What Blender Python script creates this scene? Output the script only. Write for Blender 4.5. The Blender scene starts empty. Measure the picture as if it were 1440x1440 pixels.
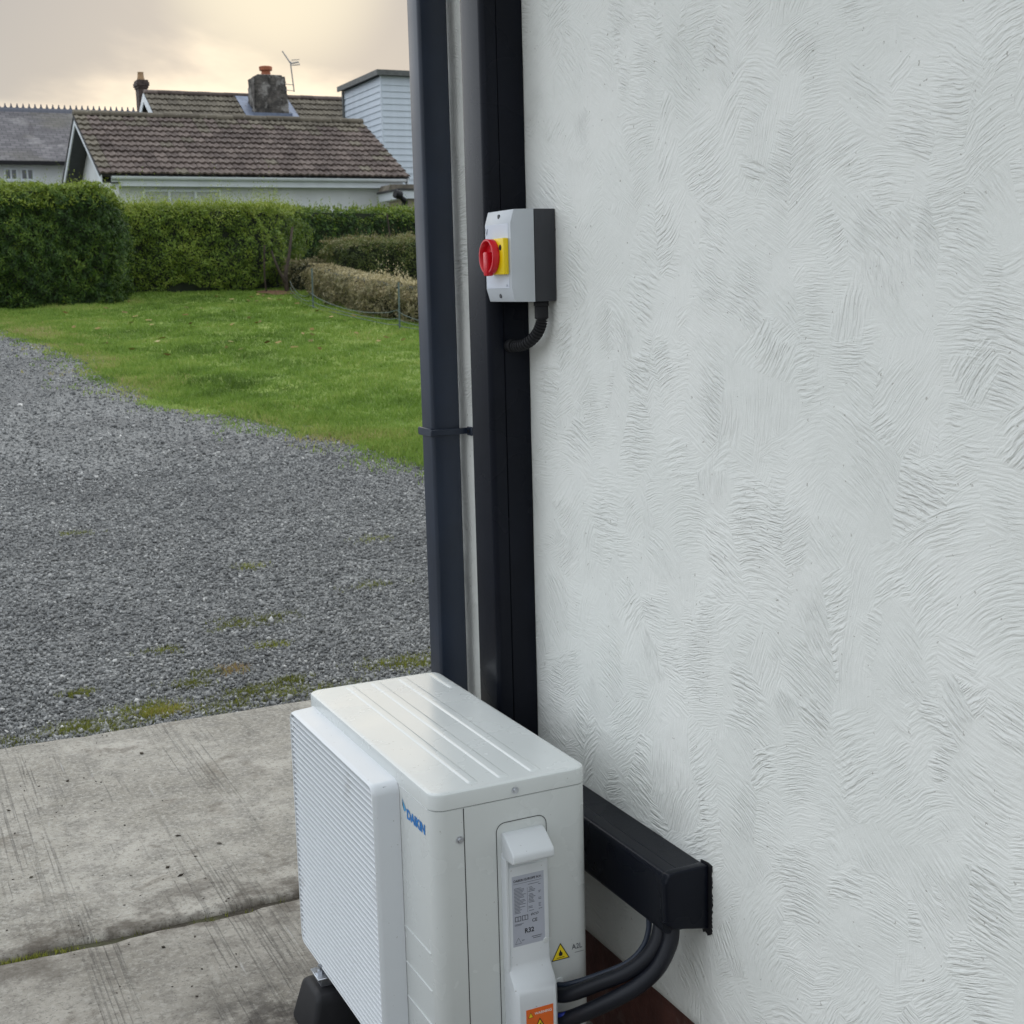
import bpy, bmesh, math, random
import numpy as np
from mathutils import Vector, Matrix, noise
R = math.radians
rng = np.random.default_rng(7)
random.seed(7)
scene = bpy.context.scene
col = scene.collection

# ------------------------------------------------------------------ camera
CAM = Vector((-1.2164, -1.9793, 1.5000))
YAW, PITCH, ROLL = R(25.4), R(9.5), R(1.47)
cy, sy, cp, sp, cr, sr = math.cos(YAW), math.sin(YAW), math.cos(PITCH), math.sin(PITCH), math.cos(ROLL), math.sin(ROLL)
fwd = Vector((sy*cp, cy*cp, -sp)); rgt = Vector((cy, -sy, 0)); dwn = -rgt.cross(fwd)
r2 = rgt*cr + dwn*sr; d2 = -rgt*sr + dwn*cr
cd = bpy.data.cameras.new('camera'); cam = bpy.data.objects.new('camera', cd); col.objects.link(cam)
cam.matrix_world = Matrix(((r2.x, -d2.x, -fwd.x, CAM.x), (r2.y, -d2.y, -fwd.y, CAM.y), (r2.z, -d2.z, -fwd.z, CAM.z), (0, 0, 0, 1)))
cd.sensor_width = 36; cd.sensor_fit = 'HORIZONTAL'; cd.lens = 47.5; cd.clip_start = 0.05; cd.clip_end = 2000
cd.dof.use_dof = True; cd.dof.focus_distance = 2.5; cd.dof.aperture_fstop = 18
scene.camera = cam

# ------------------------------------------------------------------ world + sun
SUN_AZ, SUN_EL = R(16.5), R(13)          # low evening sun hidden by cloud behind the bungalows; azimuth from +Y towards +X
w = bpy.data.worlds.new('World'); scene.world = w; w.use_nodes = True
nt = w.node_tree; nt.nodes.clear()
def wn(t, **k):
    n = nt.nodes.new(t)
    for a, b in k.items(): setattr(n, a, b)
    return n
L = nt.links.new
out = wn('ShaderNodeOutputWorld')
tc = wn('ShaderNodeTexCoord')
sky = wn('ShaderNodeTexSky', sky_type='NISHITA', sun_disc=False, sun_elevation=SUN_EL, sun_rotation=SUN_AZ, air_density=1.0, dust_density=1.5)
bg1 = wn('ShaderNodeBackground'); bg1.inputs['Strength'].default_value = 0.06
L(sky.outputs[0], bg1.inputs['Color'])
sep = wn('ShaderNodeSeparateXYZ'); L(tc.outputs['Generated'], sep.inputs[0])
def math_(op, a, b=None, clamp=False):
    n = wn('ShaderNodeMath', operation=op, use_clamp=clamp)
    for i, v in enumerate((a, b)):
        if v is None: continue
        if isinstance(v, (int, float)): n.inputs[i].default_value = v
        else: L(v, n.inputs[i])
    return n.outputs[0]
def mixc(fac, a, b, mode='MIX'):
    n = wn('ShaderNodeMix', data_type='RGBA', blend_type=mode)
    for i, v in ((0, fac), (6, a), (7, b)):
        if isinstance(v, (int, float)): n.inputs[i].default_value = v
        elif isinstance(v, tuple): n.inputs[i].default_value = (*v, 1)
        else: L(v, n.inputs[i])
    return n.outputs[2]
den = math_('ADD', math_('MAXIMUM', sep.outputs[2], 0.0), 0.42)
cx = wn('ShaderNodeCombineXYZ'); L(math_('DIVIDE', sep.outputs[0], den), cx.inputs[0]); L(math_('DIVIDE', sep.outputs[1], den), cx.inputs[1])
cx.inputs[2].default_value = 14.5
nz = wn('ShaderNodeTexNoise'); L(cx.outputs[0], nz.inputs['Vector']); nz.inputs['Scale'].default_value = 2.3; nz.inputs['Detail'].default_value = 6; nz.inputs['Roughness'].default_value = 0.5; nz.inputs['Distortion'].default_value = 0.35
rmp = wn('ShaderNodeMapRange', interpolation_type='SMOOTHSTEP'); L(nz.outputs['Fac'], rmp.inputs[0]); rmp.inputs[1].default_value = 0.38; rmp.inputs[2].default_value = 0.57
cloud = rmp.outputs[0]
# glow round the hidden sun
dot = wn('ShaderNodeVectorMath', operation='DOT_PRODUCT'); L(tc.outputs['Generated'], dot.inputs[0])
dot.inputs[1].default_value = (math.sin(SUN_AZ)*math.cos(SUN_EL), math.cos(SUN_AZ)*math.cos(SUN_EL), math.sin(SUN_EL))
gl = wn('ShaderNodeMapRange', interpolation_type='SMOOTHSTEP'); L(dot.outputs['Value'], gl.inputs[0]); gl.inputs[1].default_value = 0.87; gl.inputs[2].default_value = 0.985
g2 = wn('ShaderNodeMapRange', interpolation_type='SMOOTHSTEP'); L(dot.outputs['Value'], g2.inputs[0]); g2.inputs[1].default_value = 0.9955; g2.inputs[2].default_value = 1.0
thin = mixc(gl.outputs[0], (1.20, 1.28, 1.37), (0.695, 0.605, 0.485))        # thin cloud: blue grey overhead, cream towards the sun
thick = mixc(gl.outputs[0], (0.98, 1.05, 1.14), (0.275, 0.273, 0.276))
cc = mixc(cloud, thin, thick)
cc = mixc(math_('MULTIPLY', g2.outputs[0], 0.38), cc, (0.86, 0.79, 0.56))
dim = wn('ShaderNodeMapRange', interpolation_type='SMOOTHSTEP'); L(dot.outputs['Value'], dim.inputs[0])     # the overcast is brightest on the sunset side
dim.inputs[1].default_value = -1.0; dim.inputs[2].default_value = 0.55; dim.inputs[3].default_value = 0.50; dim.inputs[4].default_value = 1.0
vsc = wn('ShaderNodeVectorMath', operation='SCALE'); L(cc, vsc.inputs[0]); L(dim.outputs[0], vsc.inputs[3]); cc = vsc.outputs[0]
bg2 = wn('ShaderNodeBackground'); bg2.inputs['Strength'].default_value = 1.0; L(cc, bg2.inputs['Color'])
mx = wn('ShaderNodeMixShader'); mx.inputs[0].default_value = 0.93; L(bg1.outputs[0], mx.inputs[1]); L(bg2.outputs[0], mx.inputs[2]); L(mx.outputs[0], out.inputs['Surface'])

sd = bpy.data.lights.new('sun', 'SUN'); sd.energy = 0.5; sd.angle = R(60); sd.color = (1.0, 0.88, 0.72)
sun = bpy.data.objects.new('sun', sd); col.objects.link(sun)
sv = Vector((math.sin(SUN_AZ)*math.cos(SUN_EL), math.cos(SUN_AZ)*math.cos(SUN_EL), math.sin(SUN_EL)))
sun.rotation_euler = sv.to_track_quat('Z', 'Y').to_euler(); sun.location = sv*30

vs = scene.view_settings
vs.view_transform = 'Standard'; vs.look = 'None'; vs.exposure = 0.56; vs.gamma = 1.0; vs.use_curve_mapping = False
scene.render.engine = 'CYCLES'
scene.cycles.use_denoising = True
scene.cycles.max_bounces = 8

# ------------------------------------------------------------------ helpers
class NT:
    """small helper round a material's node tree"""
    def __init__(s, name):
        s.m = bpy.data.materials.new(name); s.m.use_nodes = True; s.t = s.m.node_tree
        s.b = s.t.nodes['Principled BSDF']; s.o = s.t.nodes['Material Output']
        s.tc = s.n('ShaderNodeTexCoord')
    def n(s, t, **k):
        n = s.t.nodes.new(t)
        for a, b in k.items(): setattr(n, a, b)
        return n
    def put(s, v, sock):
        if isinstance(v, (int, float)): sock.default_value = v
        elif isinstance(v, tuple):
            sock.default_value = (*v, 1) if (len(v) == 3 and len(sock.default_value) == 4) else v
        else: s.t.links.new(v, sock)
    def math(s, op, a, b=None, c=None, clamp=False):
        n = s.n('ShaderNodeMath', operation=op, use_clamp=clamp)
        for i, v in enumerate((a, b, c)):
            if v is not None: s.put(v, n.inputs[i])
        return n.outputs[0]
    def mix(s, f, a, b, mode='MIX'):
        n = s.n('ShaderNodeMix', data_type='RGBA', blend_type=mode)
        s.put(f, n.inputs[0]); s.put(a, n.inputs[6]); s.put(b, n.inputs[7]); return n.outputs[2]
    def ramp(s, v, a, b, lo=0.0, hi=1.0, smooth=True):
        n = s.n('ShaderNodeMapRange', interpolation_type='SMOOTHSTEP' if smooth else 'LINEAR')
        s.put(v, n.inputs[0]); s.put(a, n.inputs[1]); s.put(b, n.inputs[2]); s.put(lo, n.inputs[3]); s.put(hi, n.inputs[4]); return n.outputs[0]
    def noise(s, scale, detail=4, rough=0.55, vec=None, dist=0.0, scl=None, dim='3D'):
        v = vec if vec is not None else s.tc.outputs['Object']
        if scl is not None:
            mp = s.n('ShaderNodeMapping'); s.put(v, mp.inputs[0]); mp.inputs['Scale'].default_value = scl; v = mp.outputs[0]
        n = s.n('ShaderNodeTexNoise', noise_dimensions=dim); s.put(v, n.inputs['Vector'])
        n.inputs['Scale'].default_value = scale; n.inputs['Detail'].default_value = detail; n.inputs['Roughness'].default_value = rough; n.inputs['Distortion'].default_value = dist
        return n.outputs['Fac']
    def vor(s, scale, vec=None, feature='F1', out='Distance', dim='3D', rand=1.0):
        n = s.n('ShaderNodeTexVoronoi', feature=feature, voronoi_dimensions=dim)
        s.put(vec if vec is not None else s.tc.outputs['Object'], n.inputs['Vector']); n.inputs['Scale'].default_value = scale
        n.inputs['Randomness'].default_value = rand
        return n.outputs[out]
    def bump(s, h, dist=0.001, strength=1.0, prev=None):
        n = s.n('ShaderNodeBump'); s.put(h, n.inputs['Height']); n.inputs['Distance'].default_value = dist; n.inputs['Strength'].default_value = strength
        if prev is not None: s.t.links.new(prev, n.inputs['Normal'])
        s.t.links.new(n.outputs[0], s.b.inputs['Normal']); return n.outputs[0]
    def set(s, color=None, rough=None, metal=None, spec=None, coat=None, sub=None):
        if color is not None: s.put(color, s.b.inputs['Base Color'])
        if rough is not None: s.put(rough, s.b.inputs['Roughness'])
        if metal is not None: s.put(metal, s.b.inputs['Metallic'])
        if spec is not None: s.put(spec, s.b.inputs['Specular IOR Level'])
        if coat is not None: s.put(coat, s.b.inputs['Coat Weight'])
        return s.m

def mat(name, c, rough=0.5, metal=0.0, var=0.08, vscale=8, bump=0.0, bscale=200, spec=0.5, coat=None, dirt=None):
    m = NT(name)
    f = m.noise(vscale, 4)
    lo = tuple(max(0, x*(1-var)) for x in c); hi = tuple(min(1, x*(1+var)) for x in c)
    k = m.mix(m.ramp(f, 0.3, 0.7), lo, hi)
    if dirt:
        k = m.mix(m.ramp(m.noise(dirt[1], 6, 0.65), 0.55, 0.75, 0, dirt[2]), k, dirt[0])
    m.set(k, rough, metal, spec, coat)
    if bump: m.bump(m.noise(bscale, 3), bump)
    return m.m

class MB:
    def __init__(s): s.v = []; s.f = []; s.mi = []
    def add(s, vs, fs, mi=0):
        o = len(s.v); s.v += [tuple(v) for v in vs]; s.f += [tuple(i+o for i in f) for f in fs]; s.mi += [mi]*len(fs)
    def box(s, x0, x1, y0, y1, z0, z1, mi=0):
        s.add([(x0,y0,z0),(x1,y0,z0),(x1,y1,z0),(x0,y1,z0),(x0,y0,z1),(x1,y0,z1),(x1,y1,z1),(x0,y1,z1)],
              [(0,3,2,1),(4,5,6,7),(0,1,5,4),(1,2,6,5),(2,3,7,6),(3,0,4,7)], mi)
    def prism(s, pts, a, b, axis='y', mi=0):
        """polygon pts extruded between a and b on an axis; pts are the other two coordinates in order"""
        n = len(pts)
        def mk(p, t): return {'x': (t, p[0], p[1]), 'y': (p[0], t, p[1]), 'z': (p[0], p[1], t)}[axis]
        s.add([mk(p, a) for p in pts]+[mk(p, b) for p in pts],
              [tuple(range(n))[::-1], tuple(range(n, 2*n))]+[(i, (i+1) % n, n+(i+1) % n, n+i) for i in range(n)], mi)
    def tube(s, path, rad, seg=10, cap=True, mi=0):
        path = [Vector(p) for p in path]; n = len(path)
        rads = rad if isinstance(rad, (list, tuple)) else [rad]*n
        up = None; vs = []
        for i, p in enumerate(path):
            t = (path[min(i+1, n-1)]-path[max(i-1, 0)]).normalized()
            if up is None:
                up = t.orthogonal().normalized()
            else:
                up = (up-t*up.dot(t)).normalized()
            bi = t.cross(up)
            for k in range(seg):
                a = 2*math.pi*k/seg; vs.append(p+(up*math.cos(a)+bi*math.sin(a))*rads[i])
        fs = [(i*seg+k, i*seg+(k+1) % seg, (i+1)*seg+(k+1) % seg, (i+1)*seg+k) for i in range(n-1) for k in range(seg)]
        if cap: fs += [tuple(range(seg))[::-1], tuple((n-1)*seg+k for k in range(seg))]
        s.add(vs, fs, mi)
    def mesh(s, name, mats, bevel=0.0, seg=2, smooth=False, merge=False):
        me = bpy.data.meshes.new(name); me.from_pydata(s.v, [], s.f)
        for m in (mats if isinstance(mats, (list, tuple)) else [mats]): me.materials.append(m)
        me.polygons.foreach_set('material_index', s.mi)
        bm = bmesh.new(); bm.from_mesh(me)
        if merge: bmesh.ops.remove_doubles(bm, verts=bm.verts, dist=1e-6)
        bmesh.ops.recalc_face_normals(bm, faces=bm.faces)
        if bevel:
            ed = [e for e in bm.edges if len(e.link_faces) == 2 and e.calc_face_angle(0) > R(25)]
            bmesh.ops.bevel(bm, geom=ed, offset=bevel, segments=seg, profile=0.5, affect='EDGES', clamp_overlap=True)
        if bevel or smooth:
            for fc in bm.faces: fc.smooth = True
            for e in bm.edges:
                if len(e.link_faces) == 2 and e.calc_face_angle(0) > R(38): e.smooth = False
        bm.to_mesh(me); bm.free(); me.update()
        return me

def link(name, me, parent=None, loc=None):
    o = bpy.data.objects.new(name, me); col.objects.link(o)
    if parent is not None: o.parent = parent
    if loc is not None: o.location = loc
    return o
def empty(name, loc=(0, 0, 0)):
    o = bpy.data.objects.new(name, None); col.objects.link(o); o.location = loc; return o
def tag(o, label=None, cat=None, group=None, kind=None):
    for k, v in (('label', label), ('category', cat), ('group', group), ('kind', kind)):
        if v: o[k] = v
    return o
def part(name, mb, m, parent, bevel=0.0, seg=2, smooth=False, label=None):
    o = link(name, mb.mesh(name, m, bevel, seg, smooth), parent)
    if label: o['label'] = label
    return o
def thing(name, label, cat, group=None, kind=None):
    return tag(empty(name), label, cat, group, kind)
def spline(pts, n=24):
    pts = [Vector(p) for p in pts]; P = [pts[0]*2-pts[1]]+pts+[pts[-1]*2-pts[-2]]; o = []
    for i in range(1, len(P)-2):
        a, b, c, d = P[i-1:i+3]
        for k in range(n):
            t = k/n; o.append(0.5*((2*b)+(c-a)*t+(2*a-5*b+4*c-d)*t*t+(3*b-a-3*c+d)*t**3))
    o.append(pts[-1]); return o
def text(name, body, size, mtx, m, parent, align='LEFT', bold=0.0, sx=1.0, sh=0.0):
    cu = bpy.data.curves.new(name, 'FONT'); cu.body = body; cu.size = size; cu.align_x = align; cu.offset = bold; cu.shear = sh
    cu.resolution_u = 4; cu.materials.append(m)
    tmp = bpy.data.objects.new(name, cu); col.objects.link(tmp)
    bpy.context.view_layer.update()
    me = bpy.data.meshes.new_from_object(tmp.evaluated_get(bpy.context.evaluated_depsgraph_get()))
    col.objects.unlink(tmp); bpy.data.objects.remove(tmp)
    me.transform(mtx @ Matrix.Diagonal((sx, 1, 1, 1))); me.name = name
    me.materials.clear(); me.materials.append(m)
    return link(name, me, parent)
def face_near(x, y, z):      # plane facing -Y : local x -> +X, local y -> +Z
    return Matrix(((1, 0, 0, x), (0, 0, -1, y), (0, 1, 0, z), (0, 0, 0, 1)))
def face_out(x, y, z):       # plane facing -X : local x -> -Y, local y -> +Z
    return Matrix(((0, 0, -1, x), (-1, 0, 0, y), (0, 1, 0, z), (0, 0, 0, 1)))

def cloud_mesh(name, verts, faces, mats, colors=None, mi=None):
    """big mesh from numpy arrays; faces (n,k)"""
    me = bpy.data.meshes.new(name)
    n, k = faces.shape
    me.vertices.add(len(verts)); me.vertices.foreach_set('co', np.asarray(verts, np.float32).ravel())
    me.loops.add(n*k); me.loops.foreach_set('vertex_index', faces.astype(np.int32).ravel())
    me.polygons.add(n); me.polygons.foreach_set('loop_start', np.arange(0, n*k, k, dtype=np.int32))
    for m in (mats if isinstance(mats, (list, tuple)) else [mats]): me.materials.append(m)
    if mi is not None: me.polygons.foreach_set('material_index', mi.astype(np.int32))
    me.update(calc_edges=True)
    if colors is not None:
        at = me.attributes.new('tint', 'FLOAT', 'POINT'); at.data.foreach_set('value', np.asarray(colors, np.float32))
    return me
def leaf_mat(name, ramp, rough=0.5, spec=0.35, trans=0.0):
    m = NT(name); a = m.n('ShaderNodeAttribute', attribute_name='tint')
    cr_ = m.n('ShaderNodeValToRGB'); m.t.links.new(a.outputs['Fac'], cr_.inputs[0])
    e = cr_.color_ramp.elements
    while len(e) < len(ramp): e.new(0.5)
    for i, (p, c) in enumerate(ramp): e[i].position = p; e[i].color = (*c, 1)
    m.set(cr_.outputs[0], rough, spec=spec)
    if trans:
        tr = m.n('ShaderNodeBsdfTranslucent'); m.t.links.new(cr_.outputs[0], tr.inputs['Color'])
        ms = m.n('ShaderNodeMixShader'); ms.inputs[0].default_value = trans
        m.t.links.new(m.b.outputs[0], ms.inputs[1]); m.t.links.new(tr.outputs[0], ms.inputs[2]); m.t.links.new(ms.outputs[0], m.o.inputs['Surface'])
    return m.m
def rot_basis(n):
    """random orthonormal bases (n,3,3)"""
    q = rng.normal(size=(n, 4)); q /= np.linalg.norm(q, axis=1)[:, None]; a, b, c, d = q.T
    return np.stack([np.stack([1-2*(c*c+d*d), 2*(b*c-a*d), 2*(b*d+a*c)], 1), np.stack([2*(b*c+a*d), 1-2*(b*b+d*d), 2*(c*d-a*b)], 1), np.stack([2*(b*d-a*c), 2*(c*d+a*b), 1-2*(b*b+c*c)], 1)], 1)
def fnoise(x, y, s=1.0, seed=0.0):
    """cheap smooth numpy noise, about -1..1"""
    r = np.zeros_like(x, dtype=float)
    g = np.random.default_rng(int(seed*100)+5)
    for k in range(9):
        a = g.uniform(0, 2*np.pi); fr = s*g.uniform(0.6, 2.2); r += np.sin((x*np.cos(a)+y*np.sin(a))*fr*2*np.pi+g.uniform(0, 6.28))/3.2
    return r

# ------------------------------------------------------------------ terrain
EDGE = 2.74                                  # far edge of the concrete paving
def hgt(y):
    y = np.asarray(y, float)
    t = y-EDGE
    return np.where(y < EDGE, -0.11, np.where(y < 24, 0.08*t, 0.08*(24-EDGE)+0.02*(y-24)))
LAWN = [(0.10, 19.5), (0.30, 17.6), (0.43, 16.78), (0.77, 15.25), (0.93, 13.55), (1.0, 11.71), (1.11, 10.2), (1.42, 9.4), (1.62, 8.78), (1.80, 8.01), (2.03, 7.53), (2.10, 6.84), (2.18, 6.54), (2.6, 5.9), (3.4, 5.2)]
LAWN_X = np.array([p[0] for p in LAWN]); LAWN_Y = np.array([p[1] for p in LAWN])
def lawn_x(y):
    """x of the lawn's left edge at a given y"""
    o = np.argsort(LAWN_Y)
    return np.interp(y, LAWN_Y[o], LAWN_X[o])

def sheet(name, xs, ys, zf, m, label=None):
    X, Y = np.meshgrid(xs, ys, indexing='ij')
    Z = zf(X, Y); nx, ny = X.shape
    v = np.stack([X.ravel(), Y.ravel(), Z.ravel()], 1)
    i = np.arange(nx*ny).reshape(nx, ny)
    f = np.stack([i[:-1, :-1].ravel(), i[1:, :-1].ravel(), i[1:, 1:].ravel(), i[:-1, 1:].ravel()], 1)
    me = cloud_mesh(name, v, f, m); me.polygons.foreach_set('use_smooth', np.ones(len(f), bool))
    o = link(name, me); o['kind'] = 'structure'; return o

g = NT('earth'); g.set(g.mix(g.noise(0.6, 5), (0.05, 0.065, 0.025), (0.08, 0.07, 0.04)), 0.9); EARTH = g.m
sheet('ground', np.concatenate([[-600, -200, -60], np.linspace(-20, 30, 26), [60, 200, 600]]), np.concatenate([[-300, -60, -20], np.linspace(-8, 2.5, 6), [2.735, 2.745], np.linspace(4, 60, 57), [100, 200, 500, 900]]),
      lambda X, Y: hgt(Y)-0.02-0.03*(Y > 2.74), EARTH)

# gravel bed
g = NT('gravel_bed')
v1 = g.vor(95); v2 = g.vor(95, out='Color'); s2 = g.n('ShaderNodeSeparateColor'); g.put(v2, s2.inputs[0])
big = g.noise(0.9, 3); fine = g.noise(22, 4, 0.7)
st = g.mix(s2.outputs[0], (0.10, 0.103, 0.102), (0.37, 0.37, 0.355))
st = g.mix(g.ramp(big, 0.42, 0.62, 0, 0.45), st, (0.085, 0.085, 0.085), 'MIX')
st = g.mix(g.ramp(fine, 0.5, 0.75, 0, 0.35), st, (0.06, 0.06, 0.055))
g.set(st, 0.8, spec=0.3); g.bump(v1, 0.012, 0.9); GBED = g.m
def gz(X, Y): return hgt(np.maximum(Y, EDGE+0.001))-0.014+0.012*fnoise(X, Y, 0.35, 1)*np.clip((Y-EDGE)/1.5, 0, 1)-0.06*np.clip((X-lawn_x(Y)-0.25)/0.5, 0, 1)
sheet('gravel_drive', np.concatenate([[-40, -30, -20, -14], np.linspace(-9, 9, 90)]), np.concatenate([[2.745], np.linspace(2.9, 26, 120)]), gz, GBED)

def stones(name, n, region, size, tones, seed_cols):
    """angular chippings lying on the bed"""
    x, y = region(n); n = len(x)
    base = np.array([(1,0,0),(-1,0,0),(0,1,0),(0,-1,0),(0,0,1),(0,0,-1)], float)
    fc = np.array([(0,2,4),(2,1,4),(1,3,4),(3,0,4),(2,0,5),(1,2,5),(3,1,5),(0,3,5)])
    s = size(n)*np.exp(rng.normal(0, 0.28, n))
    v = base[None]*(1+rng.normal(0, 0.22, (n, 6, 1)))+rng.normal(0, 0.18, (n, 6, 3))
    v *= (np.stack([np.ones(n), rng.uniform(0.6, 1, n), rng.uniform(0.45, 0.8, n)], 1)*s[:, None])[:, None, :]
    b = rot_basis(n)
    v = np.einsum('nij,nkj->nki', b, v)
    z = gz(x, y)+s*rng.uniform(0.0, 0.7, n)
    v += np.stack([x, y, z], 1)[:, None, :]
    f = (fc[None]+6*np.arange(n)[:, None, None]).reshape(-1, 3)
    me = cloud_mesh(name, v.reshape(-1, 3), f, STONE, np.repeat(np.clip(rng.beta(2.0, 2.6, n)+0.05*fnoise(x, y, 0.22, 31)+0.05*fnoise(x, y, 0.9, 32), 0, 1), 6))
    return tag(link(name, me), kind='stuff')
STONE = leaf_mat('stone', [(0.0, (0.085, 0.087, 0.087)), (0.35, (0.175, 0.178, 0.175)), (0.7, (0.32, 0.32, 0.31)), (0.92, (0.52, 0.515, 0.49)), (1.0, (0.70, 0.68, 0.64))], 0.7, 0.4)
def reg_near(n):
    y = EDGE+0.008+(rng.random(n)**1.25)*4.4
    x = -2.6+rng.random(n)*(4.3+0.25*(y-EDGE)); k = x < lawn_x(y)+0.05
    return x[k], y[k]
def reg_far(n):
    y = 7.0+(rng.random(n)**1.3)*11; x = -2.8+rng.random(n)*4.9; k = x < lawn_x(y)+0.04
    return x[k], y[k]
o = stones('gravel', 105000, reg_near, lambda n: np.full(n, 0.0074), None, None); o['label'] = 'grey angular stone chippings covering the near part of the drive'
o = stones('gravel', 42000, reg_far, lambda n: np.full(n, 0.0098), None, None); o['label'] = 'grey stone chippings covering the far part of the drive'

# lawn sheet + blades
g = NT('lawn_turf')
a = g.noise(1.3, 4); b = g.noise(14, 4, 0.7); c3 = g.noise(0.35, 2)
t = g.mix(g.ramp(a, 0.35, 0.65), (0.135, 0.205, 0.033), (0.22, 0.285, 0.06))
t = g.mix(g.ramp(b, 0.45, 0.75, 0, 0.6), t, (0.035, 0.085, 0.012)); t = g.mix(g.ramp(c3, 0.5, 0.7, 0, 0.4), t, (0.15, 0.19, 0.05))
g.set(t, 0.85, spec=0.2); g.bump(b, 0.02, 0.8); TURF = g.m
def lawn_z(X, Y): return hgt(Y)+0.006+0.016*fnoise(X, Y, 0.3, 2)+0.010
ys = np.concatenate([np.linspace(5.2, 20, 150), np.linspace(20.3, 28, 20)]); us = np.linspace(0, 1, 60)**1.6
U, Y = np.meshgrid(us, ys, indexing='ij')
x0 = lawn_x(Y)+0.16*fnoise(Y*0+0.3, Y, 0.8, 3)+0.09*fnoise(Y*0, Y, 2.3, 4); X = x0+U*(22-x0)
Z = lawn_z(X, Y)-0.055*np.exp(-(X-x0)/0.10)
i = np.arange(X.size).reshape(X.shape)
f = np.stack([i[:-1, :-1].ravel(), i[1:, :-1].ravel(), i[1:, 1:].ravel(), i[:-1, 1:].ravel()], 1)
me = cloud_mesh('lawn', np.stack([X.ravel(), Y.ravel(), Z.ravel()], 1), f, TURF); me.polygons.foreach_set('use_smooth', np.ones(len(f), bool))
tag(link('lawn', me), kind='structure')
GRASS = leaf_mat('grass_blade', [(0.0, (0.08, 0.14, 0.02)), (0.4, (0.18, 0.295, 0.045)), (0.75, (0.29, 0.39, 0.08)), (0.93, (0.42, 0.41, 0.14)), (1.0, (0.44, 0.37, 0.18))], 0.55, 0.3, 0.25)
def blades(name, x, y, zf, h, wdt, per, spread, m, tint):
    n = len(x)
    bx = np.repeat(x, per)+rng.normal(0, spread, n*per); by = np.repeat(y, per)+rng.normal(0, spread, n*per); N = n*per
    hh = np.repeat(h, per)*rng.uniform(0.5, 1.15, N); ww = np.repeat(wdt, per)*rng.uniform(0.7, 1.2, N)
    an = rng.uniform(0, 2*np.pi, N); ln = rng.uniform(0.1, 0.9, N)*hh; la = rng.uniform(0, 2*np.pi, N)
    z = zf(bx, by)
    v = np.stack([np.stack([bx-np.cos(an)*ww/2, by-np.sin(an)*ww/2, z-0.004], 1), np.stack([bx+np.cos(an)*ww/2, by+np.sin(an)*ww/2, z-0.004], 1),
                  np.stack([bx+np.cos(la)*ln, by+np.sin(la)*ln, z+hh], 1)], 1).reshape(-1, 3)
    f = np.arange(3*N).reshape(-1, 3)
    t = np.clip(np.repeat(tint, per)+rng.normal(0, 0.13, N), 0, 1)
    return tag(link(name, cloud_mesh(name, v, f, m, np.repeat(t, 3))), kind='stuff')
n = 90000
y = 5.6+(rng.random(n)**1.5)*17.5; lx = lawn_x(y); x = lx-0.05+rng.random(n)**1.2*(3.2+0.32*y)
k = rng.random(n) < np.clip(0.6+(x-lx)*1.4, 0.25, 1); x, y, lx = x[k], y[k], lx[k]
tint = np.clip(0.44+0.17*fnoise(x, y, 0.35, 7)+0.11*fnoise(x, y, 1.2, 8)+0.25*np.exp(-((x-lx)/0.35)**2), 0.02, 0.98)
o = blades('grass', x, y, lawn_z, np.full(len(x), 0.038)*(1+0.35*fnoise(x, y, 0.8, 9)), 0.004+0.0006*y, 4, 0.02, GRASS, tint); o['label'] = 'mown green lawn grass beyond the gravel drive'
n = 9000; y = 5.5+(rng.random(n)**1.3)*14; x = lawn_x(y)+np.abs(rng.normal(0, 0.30, n))*np.where(rng.random(n) < 0.55, 1, -1); k = rng.random(n) < np.exp(-np.clip(lawn_x(y)-x, 0, 9)*5); x, y = x[k], y[k]
o = blades('edge_grass', x, y, lambda X, Y: np.where(X > lawn_x(Y)+0.15, lawn_z(X, Y), np.maximum(gz(X, Y), lawn_z(X, Y)-0.012)), np.full(len(x), 0.030), 0.004+0.0006*y, 5, 0.03, GRASS, np.clip(0.62+0.25*fnoise(x, y, 0.7, 21), 0.1, 0.98)); o['label'] = 'ragged yellowish grass where the lawn thins out into the gravel'
# fallen leaves on the lawn near the hedge
LEAFY = leaf_mat('dead_leaf', [(0, (0.16, 0.09, 0.03)), (0.6, (0.3, 0.22, 0.07)), (1, (0.42, 0.35, 0.16))], 0.7, 0.3)
n = 70; y = rng.uniform(12.5, 20.8, n); x = rng.uniform(1.2, 5.2, n); bb = rot_basis(n)*0.045
q = np.array([(-1, -0.6, 0), (1, -0.5, 0.1), (0.9, 0.6, 0), (-0.9, 0.5, 0.15)])
bb[:, 2, :] *= 0.35
v = np.einsum('nij,kj->nki', bb, q)+np.stack([x, y, lawn_z(x, y)+0.035], 1)[:, None, :]
tag(link('fallen_leaves', cloud_mesh('fallen_leaves', v.reshape(-1, 3), np.arange(4*n).reshape(-1, 4), LEAFY, np.repeat(rng.random(n), 4))), 'scattered dry yellow leaves on the lawn by the hedge', kind='stuff')
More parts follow.
